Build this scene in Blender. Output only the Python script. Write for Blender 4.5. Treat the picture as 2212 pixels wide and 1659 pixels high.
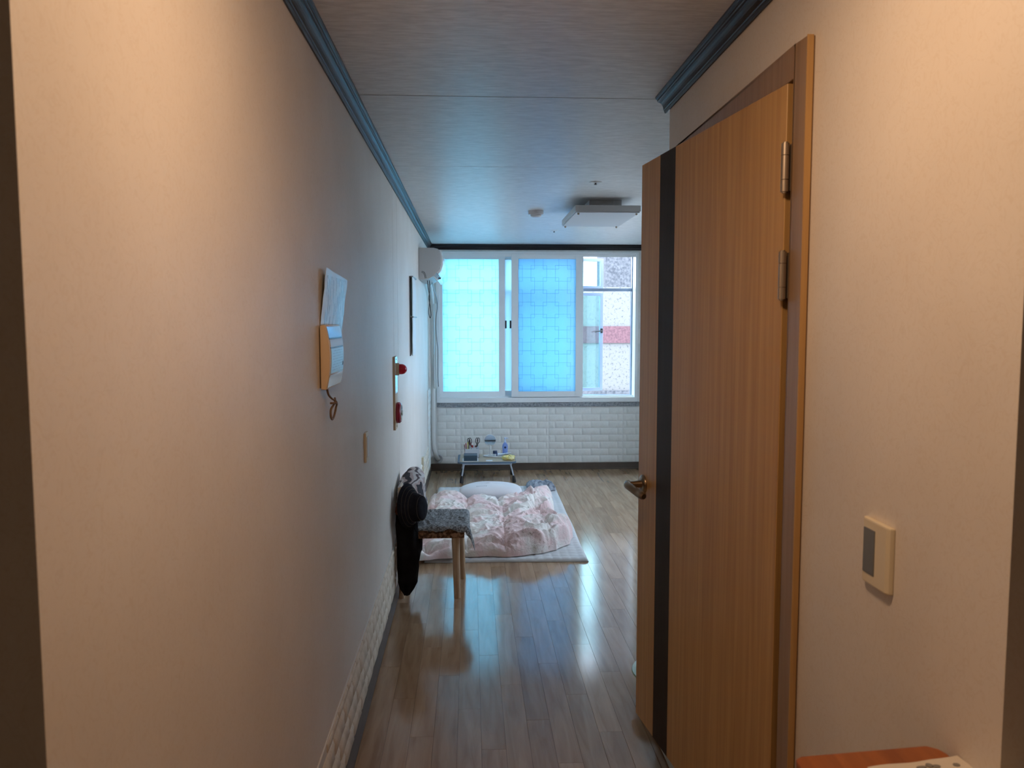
import bpy, bmesh, math, random
from mathutils import Vector, Matrix, noise

random.seed(7)
for o in list(bpy.data.objects):
    bpy.data.objects.remove(o, do_unlink=True)
scene = bpy.context.scene
COL = scene.collection

# ------------------------------------------------------------------ camera
F_PX, YAW, PITCH, ROLL, CAM_H = 1703.1, 0.05247, 0.07831, -0.00074, 1.5188
cd = bpy.data.cameras.new('camera')
cam = bpy.data.objects.new('camera', cd)
COL.objects.link(cam)
cd.sensor_fit = 'HORIZONTAL'
cd.sensor_width = 36.0
cd.lens = 36.0 * F_PX / 2212.0
cd.clip_start = 0.05
cd.clip_end = 200
fw = Vector((math.sin(YAW) * math.cos(PITCH), math.cos(YAW) * math.cos(PITCH), -math.sin(PITCH)))
rt = Vector((math.cos(YAW), -math.sin(YAW), 0))
up = rt.cross(fw)
r2 = rt * math.cos(ROLL) + up * math.sin(ROLL)
u2 = -rt * math.sin(ROLL) + up * math.cos(ROLL)
cam.matrix_world = Matrix(((r2.x, u2.x, -fw.x, 0), (r2.y, u2.y, -fw.y, 0), (r2.z, u2.z, -fw.z, CAM_H), (0, 0, 0, 1)))
cd.dof.use_dof = True
cd.dof.focus_distance = 5.0
cd.dof.aperture_fstop = 9.0
scene.camera = cam

# ------------------------------------------------------------------ world (bright overcast daylight)
wd = bpy.data.worlds.new('sky')
scene.world = wd
wd.use_nodes = True
bg = wd.node_tree.nodes['Background']
bg.inputs[0].default_value = (0.70, 0.82, 1.0, 1)
bg.inputs[1].default_value = 11.0
LAMP_W = 4.0
LAMP_DOWN_W = 5.4
ENTRY_FILL_W = 1.5

vs = scene.view_settings
vs.view_transform = 'Standard'
vs.look = 'None'
vs.exposure = 0.0
vs.gamma = 1.0
vs.use_curve_mapping = False

# ------------------------------------------------------------------ mesh builder
ORG = {}


def tag(o, label=None, cat=None, group=None, kind=None):
    if label: o['label'] = label
    if cat: o['category'] = cat
    if group: o['group'] = group
    if kind: o['kind'] = kind
    return o


def empty(name, loc, label=None, cat=None, group=None, kind=None):
    o = bpy.data.objects.new(name, None)
    o.empty_display_size = 0.05
    COL.objects.link(o)
    o.location = loc
    ORG[o.name] = Vector(loc)
    return tag(o, label, cat, group, kind)


class MB:
    def __init__(s):
        s.v = []
        s.f = []

    def add(s, vs_, fs_):
        n = len(s.v)
        s.v += [Vector(p) for p in vs_]
        s.f += [tuple(i + n for i in f) for f in fs_]
        return s

    def box(s, a, b):
        x0, y0, z0 = a
        x1, y1, z1 = b
        return s.add([(x0, y0, z0), (x1, y0, z0), (x1, y1, z0), (x0, y1, z0), (x0, y0, z1), (x1, y0, z1), (x1, y1, z1), (x0, y1, z1)],
                     [(3, 2, 1, 0), (4, 5, 6, 7), (0, 1, 5, 4), (1, 2, 6, 5), (2, 3, 7, 6), (3, 0, 4, 7)])

    def cyl(s, p0, p1, r0, r1=None, n=16, cap=True):
        return s.tube([p0, p1], [r0, r0 if r1 is None else r1], n, cap)

    def tube(s, pts, r, n=8, cap=True, closed=False):
        pts = [Vector(p) for p in pts]
        if not isinstance(r, (list, tuple)): r = [r] * len(pts)
        m = len(pts)
        vs_, fs_ = [], []
        ref = None
        for i, p in enumerate(pts):
            if closed:
                t = pts[(i + 1) % m] - pts[i - 1]
            else:
                t = pts[min(i + 1, m - 1)] - pts[max(i - 1, 0)]
            if t.length < 1e-9: t = Vector((0, 0, 1))
            t.normalize()
            if ref is None:
                ref = Vector((0, 0, 1)) if abs(t.z) < .9 else Vector((1, 0, 0))
            a = (ref - t * ref.dot(t))
            if a.length < 1e-6: a = t.orthogonal()
            a.normalize()
            b = t.cross(a)
            ref = a
            for k in range(n):
                th = 2 * math.pi * k / n
                vs_.append(p + (a * math.cos(th) + b * math.sin(th)) * r[i])
        rng = m if closed else m - 1
        for i in range(rng):
            j = (i + 1) % m
            for k in range(n):
                l = (k + 1) % n
                fs_.append((i * n + k, i * n + l, j * n + l, j * n + k))
        if cap and not closed:
            fs_.append(tuple(reversed(range(n))))
            fs_.append(tuple((m - 1) * n + k for k in range(n)))
        return s.add(vs_, fs_)

    def lathe(s, prof, c, ax=(0, 0, 1), n=24, sx=1.0, sy=1.0, refx=None):
        ax = Vector(ax).normalized()
        a = Vector(refx) if refx else ax.orthogonal()
        a = (a - ax * a.dot(ax)).normalized()
        b = ax.cross(a)
        c = Vector(c)
        vs_, fs_ = [], []
        for (r, h) in prof:
            for k in range(n):
                th = 2 * math.pi * k / n
                vs_.append(c + ax * h + (a * math.cos(th) * sx + b * math.sin(th) * sy) * max(r, 1e-5))
        for i in range(len(prof) - 1):
            for k in range(n):
                l = (k + 1) % n
                fs_.append((i * n + k, i * n + l, (i + 1) * n + l, (i + 1) * n + k))
        fs_.append(tuple(reversed(range(n))))
        fs_.append(tuple((len(prof) - 1) * n + k for k in range(n)))
        return s.add(vs_, fs_)

    def prism(s, poly, axis, a, b):
        """poly: 2D points in the plane of the two other axes (in xyz order)"""
        def mk(p, t):
            if axis == 'x': return (t, p[0], p[1])
            if axis == 'y': return (p[0], t, p[1])
            return (p[0], p[1], t)
        n = len(poly)
        vs_ = [mk(p, a) for p in poly] + [mk(p, b) for p in poly]
        fs_ = [tuple(range(n)), tuple(reversed(range(n, 2 * n)))]
        for i in range(n):
            j = (i + 1) % n
            fs_.append((i, i + n, j + n, j))
        return s.add(vs_, fs_)

    def grid(s, fn, nu, nv, closeu=False):
        vs_ = [fn(i / (nu if closeu else nu - 1), j / (nv - 1)) for j in range(nv) for i in range(nu)]
        fs_ = []
        for j in range(nv - 1):
            for i in range(nu if closeu else nu - 1):
                k = (i + 1) % nu
                fs_.append((j * nu + i, j * nu + k, (j + 1) * nu + k, (j + 1) * nu + i))
        return s.add(vs_, fs_)

    def xf(s, m):
        s.v = [m @ p for p in s.v]
        return s

    def mesh(s, name, org=(0, 0, 0), bevel=0, seg=2, smooth=False, solid=0):
        me = bpy.data.meshes.new(name)
        org = Vector(org)
        me.from_pydata([tuple(p - org) for p in s.v], [], s.f)
        bm = bmesh.new()
        bm.from_mesh(me)
        bmesh.ops.remove_doubles(bm, verts=bm.verts, dist=1e-6)
        bmesh.ops.recalc_face_normals(bm, faces=bm.faces)
        if solid:
            bmesh.ops.solidify(bm, geom=bm.faces[:], thickness=solid)
        if bevel:
            es = [e for e in bm.edges if len(e.link_faces) == 2 and e.calc_face_angle(0) > .5]
            bmesh.ops.bevel(bm, geom=es, offset=bevel, segments=seg, affect='EDGES', profile=.6, clamp_overlap=True)
        for f in bm.faces: f.smooth = smooth
        if smooth:
            for e in bm.edges:
                if len(e.link_faces) == 2 and e.calc_face_angle(0) > .9: e.smooth = False
        bm.to_mesh(me)
        bm.free()
        return me

    def build(s, name, mat, parent=None, base=None, **kw):
        if parent is not None:
            org = ORG[parent.name]
            o = bpy.data.objects.new(name, s.mesh(name, org, **kw))
            COL.objects.link(o)
            o.parent = parent
        else:
            org = Vector(base) if base is not None else Vector((0, 0, 0))
            o = bpy.data.objects.new(name, s.mesh(name, org, **kw))
            COL.objects.link(o)
            o.location = org
        ORG[o.name] = org
        o.data.materials.append(mat)
        return o


def box(a, b): return MB().box(a, b)


def catmull(pts, n=8):
    pts = [Vector(p) for p in pts]
    out = []
    for i in range(len(pts) - 1):
        p0, p1, p2, p3 = pts[max(i - 1, 0)], pts[i], pts[i + 1], pts[min(i + 2, len(pts) - 1)]
        for k in range(n):
            t = k / n
            out.append(.5 * ((2 * p1) + (p2 - p0) * t + (2 * p0 - 5 * p1 + 4 * p2 - p3) * t * t + (3 * p1 - p0 - 3 * p2 + p3) * t ** 3))
    out.append(pts[-1])
    return out


def nz(x, y, z=0.0): return noise.noise(Vector((x, y, z)))


# ------------------------------------------------------------------ materials
def new_mat(name):
    m = bpy.data.materials.new(name)
    m.use_nodes = True
    nt = m.node_tree
    return m, nt, nt.nodes['Principled BSDF']


def N(nt, t, **kw):
    n = nt.nodes.new(t)
    for k, v in kw.items():
        if k in n.inputs.keys(): n.inputs[k].default_value = v
        else: setattr(n, k, v)
    return n


def c4(c): return (c[0], c[1], c[2], 1)


def mat(name, col, rough=.6, spec=.4, metal=0, col2=None, scale=(1, 1, 1), nscale=20, detail=4, lo=.35, hi=.65,
        bump=0, bscale=None, bdist=.002, coat=0, coord='Object', trans=0):
    m, nt, b = new_mat(name)
    b.inputs['Base Color'].default_value = c4(col)
    b.inputs['Roughness'].default_value = rough
    b.inputs['Specular IOR Level'].default_value = spec
    b.inputs['Metallic'].default_value = metal
    b.inputs['Coat Weight'].default_value = coat
    b.inputs['Transmission Weight'].default_value = trans
    tc = N(nt, 'ShaderNodeTexCoord')
    mp = N(nt, 'ShaderNodeMapping', Scale=scale)
    nt.links.new(tc.outputs[coord], mp.inputs[0])
    if col2:
        n1 = N(nt, 'ShaderNodeTexNoise', Scale=nscale, Detail=detail)
        nt.links.new(mp.outputs[0], n1.inputs['Vector'])
        rp = N(nt, 'ShaderNodeValToRGB')
        rp.color_ramp.elements[0].color = c4(col)
        rp.color_ramp.elements[1].color = c4(col2)
        rp.color_ramp.elements[0].position = lo
        rp.color_ramp.elements[1].position = hi
        nt.links.new(n1.outputs['Fac'], rp.inputs[0])
        nt.links.new(rp.outputs[0], b.inputs['Base Color'])
    if bump:
        n2 = N(nt, 'ShaderNodeTexNoise', Scale=bscale or nscale, Detail=5)
        nt.links.new(mp.outputs[0], n2.inputs['Vector'])
        bp = N(nt, 'ShaderNodeBump', Strength=bump, Distance=bdist)
        nt.links.new(n2.outputs['Fac'], bp.inputs['Height'])
        nt.links.new(bp.outputs[0], b.inputs['Normal'])
    return m


def wallpaper_mat():
    m, nt, b = new_mat('hanji_wallpaper')
    tc = N(nt, 'ShaderNodeTexCoord')
    n1 = N(nt, 'ShaderNodeTexNoise', Scale=3.0, Detail=5)
    n2 = N(nt, 'ShaderNodeTexNoise', Scale=38.0, Detail=6, Distortion=2.2)
    mp = N(nt, 'ShaderNodeMapping', Scale=(1, .8, .7))
    nt.links.new(tc.outputs['Object'], mp.inputs[0])
    nt.links.new(tc.outputs['Object'], n1.inputs['Vector'])
    nt.links.new(mp.outputs[0], n2.inputs['Vector'])
    r1 = N(nt, 'ShaderNodeValToRGB')
    r1.color_ramp.elements[0].color = (.73, .67, .61, 1)
    r1.color_ramp.elements[1].color = (.79, .74, .69, 1)
    r1.color_ramp.elements[0].position = .3
    r1.color_ramp.elements[1].position = .7
    nt.links.new(n1.outputs['Fac'], r1.inputs[0])
    r2_ = N(nt, 'ShaderNodeValToRGB')
    e = r2_.color_ramp.elements
    e[0].position = .47; e[0].color = (1, 1, 1, 1)
    e[1].position = .53; e[1].color = (1, 1, 1, 1)
    k = e.new(.5); k.color = (.93, .90, .86, 1)
    nt.links.new(n2.outputs['Fac'], r2_.inputs[0])
    mx = N(nt, 'ShaderNodeMixRGB', blend_type='MULTIPLY')
    mx.inputs[0].default_value = .8
    nt.links.new(r1.outputs[0], mx.inputs[1])
    nt.links.new(r2_.outputs[0], mx.inputs[2])
    nt.links.new(mx.outputs[0], b.inputs['Base Color'])
    bp = N(nt, 'ShaderNodeBump', Strength=.12, Distance=.002)
    nt.links.new(n2.outputs['Fac'], bp.inputs['Height'])
    nt.links.new(bp.outputs[0], b.inputs['Normal'])
    b.inputs['Roughness'].default_value = .5
    b.inputs['Specular IOR Level'].default_value = .35
    return m


def ceiling_mat():
    m, nt, b = new_mat('silk_ceiling_paper')
    tc = N(nt, 'ShaderNodeTexCoord')
    mp = N(nt, 'ShaderNodeMapping', Scale=(16, 85, 1))
    n1 = N(nt, 'ShaderNodeTexNoise', Scale=1.0, Detail=5, Roughness=.6)
    nt.links.new(tc.outputs['Object'], mp.inputs[0])
    nt.links.new(mp.outputs[0], n1.inputs['Vector'])
    r = N(nt, 'ShaderNodeValToRGB')
    r.color_ramp.elements[0].color = (.62, .60, .585, 1)
    r.color_ramp.elements[1].color = (.80, .785, .77, 1)
    r.color_ramp.elements[0].position = .35
    r.color_ramp.elements[1].position = .65
    nt.links.new(n1.outputs['Fac'], r.inputs[0])
    nt.links.new(r.outputs[0], b.inputs['Base Color'])
    bp = N(nt, 'ShaderNodeBump', Strength=.35, Distance=.0015)
    nt.links.new(n1.outputs['Fac'], bp.inputs['Height'])
    nt.links.new(bp.outputs[0], b.inputs['Normal'])
    b.inputs['Roughness'].default_value = .38
    b.inputs['Specular IOR Level'].default_value = .45
    return m


def wood_mat(name, c1, c2, rough=.35, spec=.5, axis='z', rnd=False, freq=55, stretch=2.2, coat=0, bump=.05):
    m, nt, b = new_mat(name)
    tc = N(nt, 'ShaderNodeTexCoord')
    sc = {'x': (stretch, freq, freq), 'y': (freq, stretch, freq), 'z': (freq, freq, stretch)}[axis]
    mp = N(nt, 'ShaderNodeMapping', Scale=sc)
    nt.links.new(tc.outputs['Object'], mp.inputs[0])
    oi = N(nt, 'ShaderNodeObjectInfo')
    if rnd:
        mu = N(nt, 'ShaderNodeMath', operation='MULTIPLY')
        mu.inputs[1].default_value = 47.0
        nt.links.new(oi.outputs['Random'], mu.inputs[0])
        nt.links.new(mu.outputs[0], mp.inputs['Location'])
    n1 = N(nt, 'ShaderNodeTexNoise', Scale=1.0, Detail=5, Distortion=.6)
    nt.links.new(mp.outputs[0], n1.inputs['Vector'])
    r = N(nt, 'ShaderNodeValToRGB')
    r.color_ramp.elements[0].color = c4(c1)
    r.color_ramp.elements[1].color = c4(c2)
    r.color_ramp.elements[0].position = .32
    r.color_ramp.elements[1].position = .68
    nt.links.new(n1.outputs['Fac'], r.inputs[0])
    last = r.outputs[0]
    if rnd:
        hv = N(nt, 'ShaderNodeHueSaturation')
        mr = N(nt, 'ShaderNodeMapRange')
        mr.inputs['To Min'].default_value = .84
        mr.inputs['To Max'].default_value = 1.12
        nt.links.new(oi.outputs['Random'], mr.inputs[0])
        nt.links.new(mr.outputs[0], hv.inputs['Value'])
        nt.links.new(last, hv.inputs['Color'])
        last = hv.outputs[0]
    nt.links.new(last, b.inputs['Base Color'])
    if bump:
        bp = N(nt, 'ShaderNodeBump', Strength=bump, Distance=.0008)
        nt.links.new(n1.outputs['Fac'], bp.inputs['Height'])
        nt.links.new(bp.outputs[0], b.inputs['Normal'])
    b.inputs['Roughness'].default_value = rough
    b.inputs['Specular IOR Level'].default_value = spec
    b.inputs['Coat Weight'].default_value = coat
    b.inputs['Coat Roughness'].default_value = .15
    return m


def frosted_mat(name, col):
    m = bpy.data.materials.new(name)
    m.use_nodes = True
    nt = m.node_tree
    nt.nodes.clear()
    out = N(nt, 'ShaderNodeOutputMaterial')
    tr = N(nt, 'ShaderNodeBsdfTranslucent')
    tr.inputs[0].default_value = c4(col)
    gl = N(nt, 'ShaderNodeBsdfGlossy')
    gl.inputs['Roughness'].default_value = .3
    mx = N(nt, 'ShaderNodeMixShader')
    mx.inputs[0].default_value = .05
    nt.links.new(tr.outputs[0], mx.inputs[1])
    nt.links.new(gl.outputs[0], mx.inputs[2])
    nt.links.new(mx.outputs[0], out.inputs[0])
    return m


def clear_glass_mat(name, col, refl=.12):
    m = bpy.data.materials.new(name)
    m.use_nodes = True
    nt = m.node_tree
    nt.nodes.clear()
    out = N(nt, 'ShaderNodeOutputMaterial')
    tr = N(nt, 'ShaderNodeBsdfTransparent')
    tr.inputs[0].default_value = c4(col)
    gl = N(nt, 'ShaderNodeBsdfGlossy')
    gl.inputs['Roughness'].default_value = .03
    mx = N(nt, 'ShaderNodeMixShader')
    mx.inputs[0].default_value = refl
    nt.links.new(tr.outputs[0], mx.inputs[1])
    nt.links.new(gl.outputs[0], mx.inputs[2])
    nt.links.new(mx.outputs[0], out.inputs[0])
    return m


def duvet_mat():
    m, nt, b = new_mat('pink_floral_cotton')
    tc = N(nt, 'ShaderNodeTexCoord')
    n1 = N(nt, 'ShaderNodeTexNoise', Scale=5.5, Detail=3)
    n2 = N(nt, 'ShaderNodeTexNoise', Scale=34.0, Detail=5, Roughness=.7)
    n3 = N(nt, 'ShaderNodeTexNoise', Scale=4.0, Detail=2)
    for n in (n1, n2, n3): nt.links.new(tc.outputs['Object'], n.inputs['Vector'])
    r1 = N(nt, 'ShaderNodeValToRGB')
    e = r1.color_ramp.elements
    e[0].position = .42; e[0].color = (.82, .77, .73, 1)
    e[1].position = .58; e[1].color = (.82, .62, .61, 1)
    nt.links.new(n1.outputs['Fac'], r1.inputs[0])
    r2_ = N(nt, 'ShaderNodeValToRGB')
    e = r2_.color_ramp.elements
    e[0].position = .56; e[0].color = (0, 0, 0, 1)
    e[1].position = .66; e[1].color = (1, 1, 1, 1)
    nt.links.new(n2.outputs['Fac'], r2_.inputs[0])
    r3 = N(nt, 'ShaderNodeValToRGB')
    e = r3.color_ramp.elements
    e[0].position = .48; e[0].color = (0, 0, 0, 1)
    e[1].position = .62; e[1].color = (1, 1, 1, 1)
    nt.links.new(n3.outputs['Fac'], r3.inputs[0])
    mu = N(nt, 'ShaderNodeMath', operation='MULTIPLY')
    nt.links.new(r2_.outputs[0], mu.inputs[0])
    nt.links.new(r3.outputs[0], mu.inputs[1])
    mu2 = N(nt, 'ShaderNodeMath', operation='MULTIPLY')
    mu2.inputs[1].default_value = .75
    nt.links.new(mu.outputs[0], mu2.inputs[0])
    mx = N(nt, 'ShaderNodeMixRGB')
    mx.inputs[2].default_value = (.36, .22, .17, 1)
    nt.links.new(mu2.outputs[0], mx.inputs[0])
    nt.links.new(r1.outputs[0], mx.inputs[1])
    nt.links.new(mx.outputs[0], b.inputs['Base Color'])
    nb_ = N(nt, 'ShaderNodeTexNoise', Scale=30.0, Detail=6, Roughness=.62, Distortion=1.6)
    nt.links.new(tc.outputs['Object'], nb_.inputs['Vector'])
    bp = N(nt, 'ShaderNodeBump', Strength=.55, Distance=.008)
    nt.links.new(nb_.outputs['Fac'], bp.inputs['Height'])
    nt.links.new(bp.outputs[0], b.inputs['Normal'])
    b.inputs['Roughness'].default_value = .85
    b.inputs['Specular IOR Level'].default_value = .15
    return m


def stripe_text_mat(name, paper, ink, freq, along='v', thick=.35):
    """illegible lines of small print on paper, in UV-free generated coordinates"""
    m, nt, b = new_mat(name)
    tc = N(nt, 'ShaderNodeTexCoord')
    sp = N(nt, 'ShaderNodeSeparateXYZ')
    nt.links.new(tc.outputs['Generated'], sp.inputs[0])
    a = sp.outputs[1] if along == 'v' else sp.outputs[2]
    o = sp.outputs[2] if along == 'v' else sp.outputs[1]
    mu = N(nt, 'ShaderNodeMath', operation='MULTIPLY')
    mu.inputs[1].default_value = freq
    nt.links.new(a, mu.inputs[0])
    fr = N(nt, 'ShaderNodeMath', operation='FRACT')
    nt.links.new(mu.outputs[0], fr.inputs[0])
    lt = N(nt, 'ShaderNodeMath', operation='LESS_THAN')
    lt.inputs[1].default_value = thick
    nt.links.new(fr.outputs[0], lt.inputs[0])
    nn = N(nt, 'ShaderNodeTexNoise', Scale=1.0, Detail=4)
    mp = N(nt, 'ShaderNodeMapping', Scale=(1, freq * 1.3, 4.5) if along == 'v' else (1, 14, freq * 1.3))
    nt.links.new(tc.outputs['Generated'], mp.inputs[0])
    nt.links.new(mp.outputs[0], nn.inputs['Vector'])
    gt = N(nt, 'ShaderNodeMath', operation='GREATER_THAN')
    gt.inputs[1].default_value = .46
    nt.links.new(nn.outputs['Fac'], gt.inputs[0])
    m1 = N(nt, 'ShaderNodeMath', operation='MULTIPLY')
    nt.links.new(lt.outputs[0], m1.inputs[0])
    nt.links.new(gt.outputs[0], m1.inputs[1])
    # margins
    last = m1.outputs[0]
    for sock, lo_, hi_ in ((a, .1, .92), (o, .1, .9)):
        g = N(nt, 'ShaderNodeMath', operation='GREATER_THAN'); g.inputs[1].default_value = lo_
        l = N(nt, 'ShaderNodeMath', operation='LESS_THAN'); l.inputs[1].default_value = hi_
        nt.links.new(sock, g.inputs[0]); nt.links.new(sock, l.inputs[0])
        k = N(nt, 'ShaderNodeMath', operation='MULTIPLY'); nt.links.new(g.outputs[0], k.inputs[0]); nt.links.new(l.outputs[0], k.inputs[1])
        k2 = N(nt, 'ShaderNodeMath', operation='MULTIPLY'); nt.links.new(k.outputs[0], k2.inputs[0]); nt.links.new(last, k2.inputs[1])
        last = k2.outputs[0]
    mx = N(nt, 'ShaderNodeMixRGB')
    mx.inputs[1].default_value = c4(paper)
    mx.inputs[2].default_value = c4(ink)
    nt.links.new(last, mx.inputs[0])
    nt.links.new(mx.outputs[0], b.inputs['Base Color'])
    b.inputs['Roughness'].default_value = .3
    return m


def zigzag_mat():
    m, nt, b = new_mat('zigzag_print_cotton')
    tc = N(nt, 'ShaderNodeTexCoord')
    mp = N(nt, 'ShaderNodeMapping', Scale=(1, 1, 1), Rotation=(.3, .5, .2))
    nt.links.new(tc.outputs['Object'], mp.inputs[0])
    w = N(nt, 'ShaderNodeTexWave', Scale=4.0, Distortion=5.0)
    w.inputs['Detail'].default_value = 1.0
    w.inputs['Detail Scale'].default_value = 2.5
    w.wave_profile = 'TRI'
    nt.links.new(mp.outputs[0], w.inputs['Vector'])
    r = N(nt, 'ShaderNodeValToRGB')
    r.color_ramp.interpolation = 'CONSTANT'
    e = r.color_ramp.elements
    e[0].position = 0; e[0].color = (.03, .03, .04, 1)
    e[1].position = .3; e[1].color = (.42, .33, .32, 1)
    k = e.new(.55); k.color = (.55, .52, .52, 1)
    k = e.new(.85); k.color = (.10, .08, .09, 1)
    nt.links.new(w.outputs['Fac'], r.inputs[0])
    nt.links.new(r.outputs[0], b.inputs['Base Color'])
    b.inputs['Roughness'].default_value = .9
    return m


def stucco_mat():
    m, nt, b = new_mat('speckled_stucco')
    tc = N(nt, 'ShaderNodeTexCoord')
    n1 = N(nt, 'ShaderNodeTexNoise', Scale=26.0, Detail=6, Roughness=.8)
    nt.links.new(tc.outputs['Object'], n1.inputs['Vector'])
    r = N(nt, 'ShaderNodeValToRGB')
    e = r.color_ramp.elements
    e[0].position = .38; e[0].color = (.05, .06, .065, 1)
    e[1].position = .46; e[1].color = (.165, .165, .16, 1)
    nt.links.new(n1.outputs['Fac'], r.inputs[0])
    nt.links.new(r.outputs[0], b.inputs['Base Color'])
    b.inputs['Roughness'].default_value = .95
    return m


M = {}
M['paper_wall'] = wallpaper_mat()
M['ceiling'] = ceiling_mat()
M['floor'] = wood_mat('laminate_floor', (.29, .175, .10), (.41, .27, .165), rough=.13, spec=.62, axis='y', rnd=True, freq=30, stretch=3.0, bump=0)
M['subfloor'] = mat('dark_subfloor', (.05, .035, .025), .8)
M['crown'] = mat('dark_stained_moulding', (.024, .023, .027), .36, .20)
M['baseboard'] = mat('taupe_vinyl_baseboard', (.085, .062, .05), .5, .25, col2=(.115, .085, .068), nscale=6)
M['foam'] = mat('white_foam_brick', (.74, .73, .70), .62, .35, col2=(.82, .81, .78), nscale=18, bump=.5, bscale=38, bdist=.004)
M['foam_cream'] = mat('cream_foam_brick', (.64, .55, .44), .6, .35, col2=(.78, .70, .60), nscale=16, bump=.7, bscale=34, bdist=.005)
M['mortar'] = mat('foam_mortar', (.70, .69, .67), .8)
M['stone'] = mat('grey_granite_sill', (.16, .17, .19), .5, .4, col2=(.34, .35, .37), nscale=60, detail=6)
M['pvc'] = mat('white_pvc', (.80, .81, .82), .32, .5)
M['frost'] = frosted_mat('frosted_aqua_glass', (.66, .89, 1.0))
M['frost_blue'] = frosted_mat('frosted_blue_grey_glass', (.60, .70, .80))
M['film_line'] = frosted_mat('frosted_film_line', (.47, .66, .74))
M['alu'] = mat('grey_blue_aluminium', (.30, .37, .50), .35, .5, metal=.3)
M['glass_aqua'] = clear_glass_mat('aqua_clear_glass', (.72, .93, .94), .12)
M['glass_clear'] = clear_glass_mat('plain_window_glass', (.90, .94, .95), .06)
M['black_plastic'] = mat('black_plastic', (.018, .018, .02), .35, .5)
M['stucco'] = stucco_mat()
M['stucco_grey'] = mat('grey_stucco', (.06, .065, .075), .95, .2, col2=(.125, .13, .14), nscale=30, detail=6)
M['red_band'] = mat('faded_red_band', (.10, .055, .065), .9, .2, col2=(.16, .085, .095), nscale=30)
M['door'] = wood_mat('oak_veneer', (.42, .24, .09), (.55, .335, .132), rough=.38, spec=.45, axis='z', freq=60, stretch=1.6, bump=.03)
M['door_stripe'] = mat('dark_walnut_stripe', (.016, .012, .010), .5, .2, col2=(.024, .018, .014), scale=(30, 30, 1), nscale=2)
M['frame_wood'] = wood_mat('brown_frame_wood', (.25, .155, .09), (.34, .22, .13), rough=.4, axis='z', freq=50, stretch=1.5)
M['hinge'] = mat('brushed_hinge_steel', (.42, .36, .30), .36, .5, metal=.85)
M['bronze'] = mat('satin_bronze', (.30, .235, .17), .28, .5, metal=.9)
M['switch'] = mat('ivory_switch_plastic', (.74, .66, .50), .35, .5)
M['rocker'] = mat('grey_rocker_plastic', (.16, .165, .17), .3, .5)
M['white_plastic'] = mat('white_plastic', (.72, .72, .72), .35, .5)
M['ac_side'] = mat('ac_grey_plastic', (.50, .49, .49), .45, .4)
M['ac_front'] = mat('ac_white_gloss', (.82, .83, .84), .18, .5)
M['pipe'] = mat('white_drain_hose', (.62, .62, .60), .5, .4)
M['cable_dark'] = mat('dark_cable', (.03, .035, .045), .5)
M['tan'] = mat('tan_plate_edge', (.56, .42, .28), .45, .4)
M['metal_plate'] = mat('bright_metal_plate', (.74, .77, .80), .22, .5, metal=.5)
M['red_lens'] = mat('red_lamp_lens', (.50, .01, .03), .18, .5)
M['red_paint'] = mat('dark_red_enamel', (.30, .015, .04), .25, .5)
M['intercom'] = mat('cream_intercom_plastic', (.80, .62, .42), .32, .5)
M['intercom_face'] = mat('beige_gloss_face', (.60, .57, .52), .14, .6, coat=.6)
M['intercom_label'] = stripe_text_mat('aqua_handset_label', (.52, .72, .78), (.20, .33, .38), 9, along='z', thick=.22)
M['chrome'] = mat('chrome', (.75, .76, .78), .08, .5, metal=1)
M['cord'] = mat('brown_cord', (.22, .145, .085), .5)
M['notice'] = stripe_text_mat('printed_notice_paper', (.74, .82, .84), (.22, .28, .32), 17, along='v', thick=.42)
M['calendar'] = mat('calendar_paper', (.72, .74, .76), .5)
M['lamp_panel'] = mat('acrylic_diffuser', (.62, .63, .66), .6, .3)
M['lamp_frame'] = mat('lamp_frame_white', (.55, .55, .56), .4, .5)
M['detector'] = mat('detector_plastic', (.62, .60, .62), .45, .4)
M['pad'] = mat('grey_quilted_cotton', (.56, .56, .57), .9, .1, col2=(.64, .64, .65), nscale=4, bump=.2, bscale=90)
M['duvet'] = duvet_mat()
M['pillow'] = mat('white_pillow_cotton', (.78, .76, .78), .85, .12, col2=(.74, .70, .72), nscale=3, bump=.15, bscale=25)
M['print'] = mat('grey_print', (.35, .36, .42), .8)
M['grey_cloth'] = mat('grey_blue_cloth', (.16, .18, .22), .9, .1, col2=(.46, .49, .55), nscale=26, detail=5, bump=.4, bscale=30)
M['chair_wood'] = wood_mat('beech_leg', (.46, .32, .20), (.58, .42, .28), rough=.4, axis='z', freq=60, stretch=2)
M['seat_fabric'] = mat('brown_scroll_fabric', (.10, .055, .035), .9, .1, col2=(.40, .23, .15), nscale=55, detail=3, lo=.42, hi=.58)
M['shawl'] = mat('grey_speckled_shawl', (.10, .105, .11), .92, .1, col2=(.36, .37, .38), nscale=95, detail=4, lo=.40, hi=.60)
M['black_cloth'] = mat('black_cloth', (.006, .006, .007), .95, .1, col2=(.012, .012, .013), nscale=20)
M['navy_cloth'] = mat('navy_black_cotton', (.008, .010, .016), .9, .15, col2=(.016, .018, .026), nscale=40, bump=.3, bscale=120)
M['stitch'] = mat('tan_stitching', (.10, .085, .065), .8)
M['brown_cloth'] = mat('rust_brown_cloth', (.16, .055, .028), .9, .1, col2=(.26, .10, .05), nscale=30)
M['zigzag'] = zigzag_mat()
M['table_top'] = wood_mat('pale_table_wood', (.42, .32, .22), (.52, .41, .30), rough=.4, axis='x', freq=40, stretch=2)
M['table_rim'] = mat('slate_blue_rim', (.10, .15, .21), .4, .5)
M['table_metal'] = mat('pale_aluminium', (.60, .65, .74), .3, .5, metal=.6)
M['box_teal'] = mat('dark_teal_box', (.025, .055, .085), .35, .5, col2=(.035, .07, .10), nscale=5)
M['clear_plastic'] = mat('cloudy_plastic', (.66, .70, .74), .3, .5)
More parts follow.
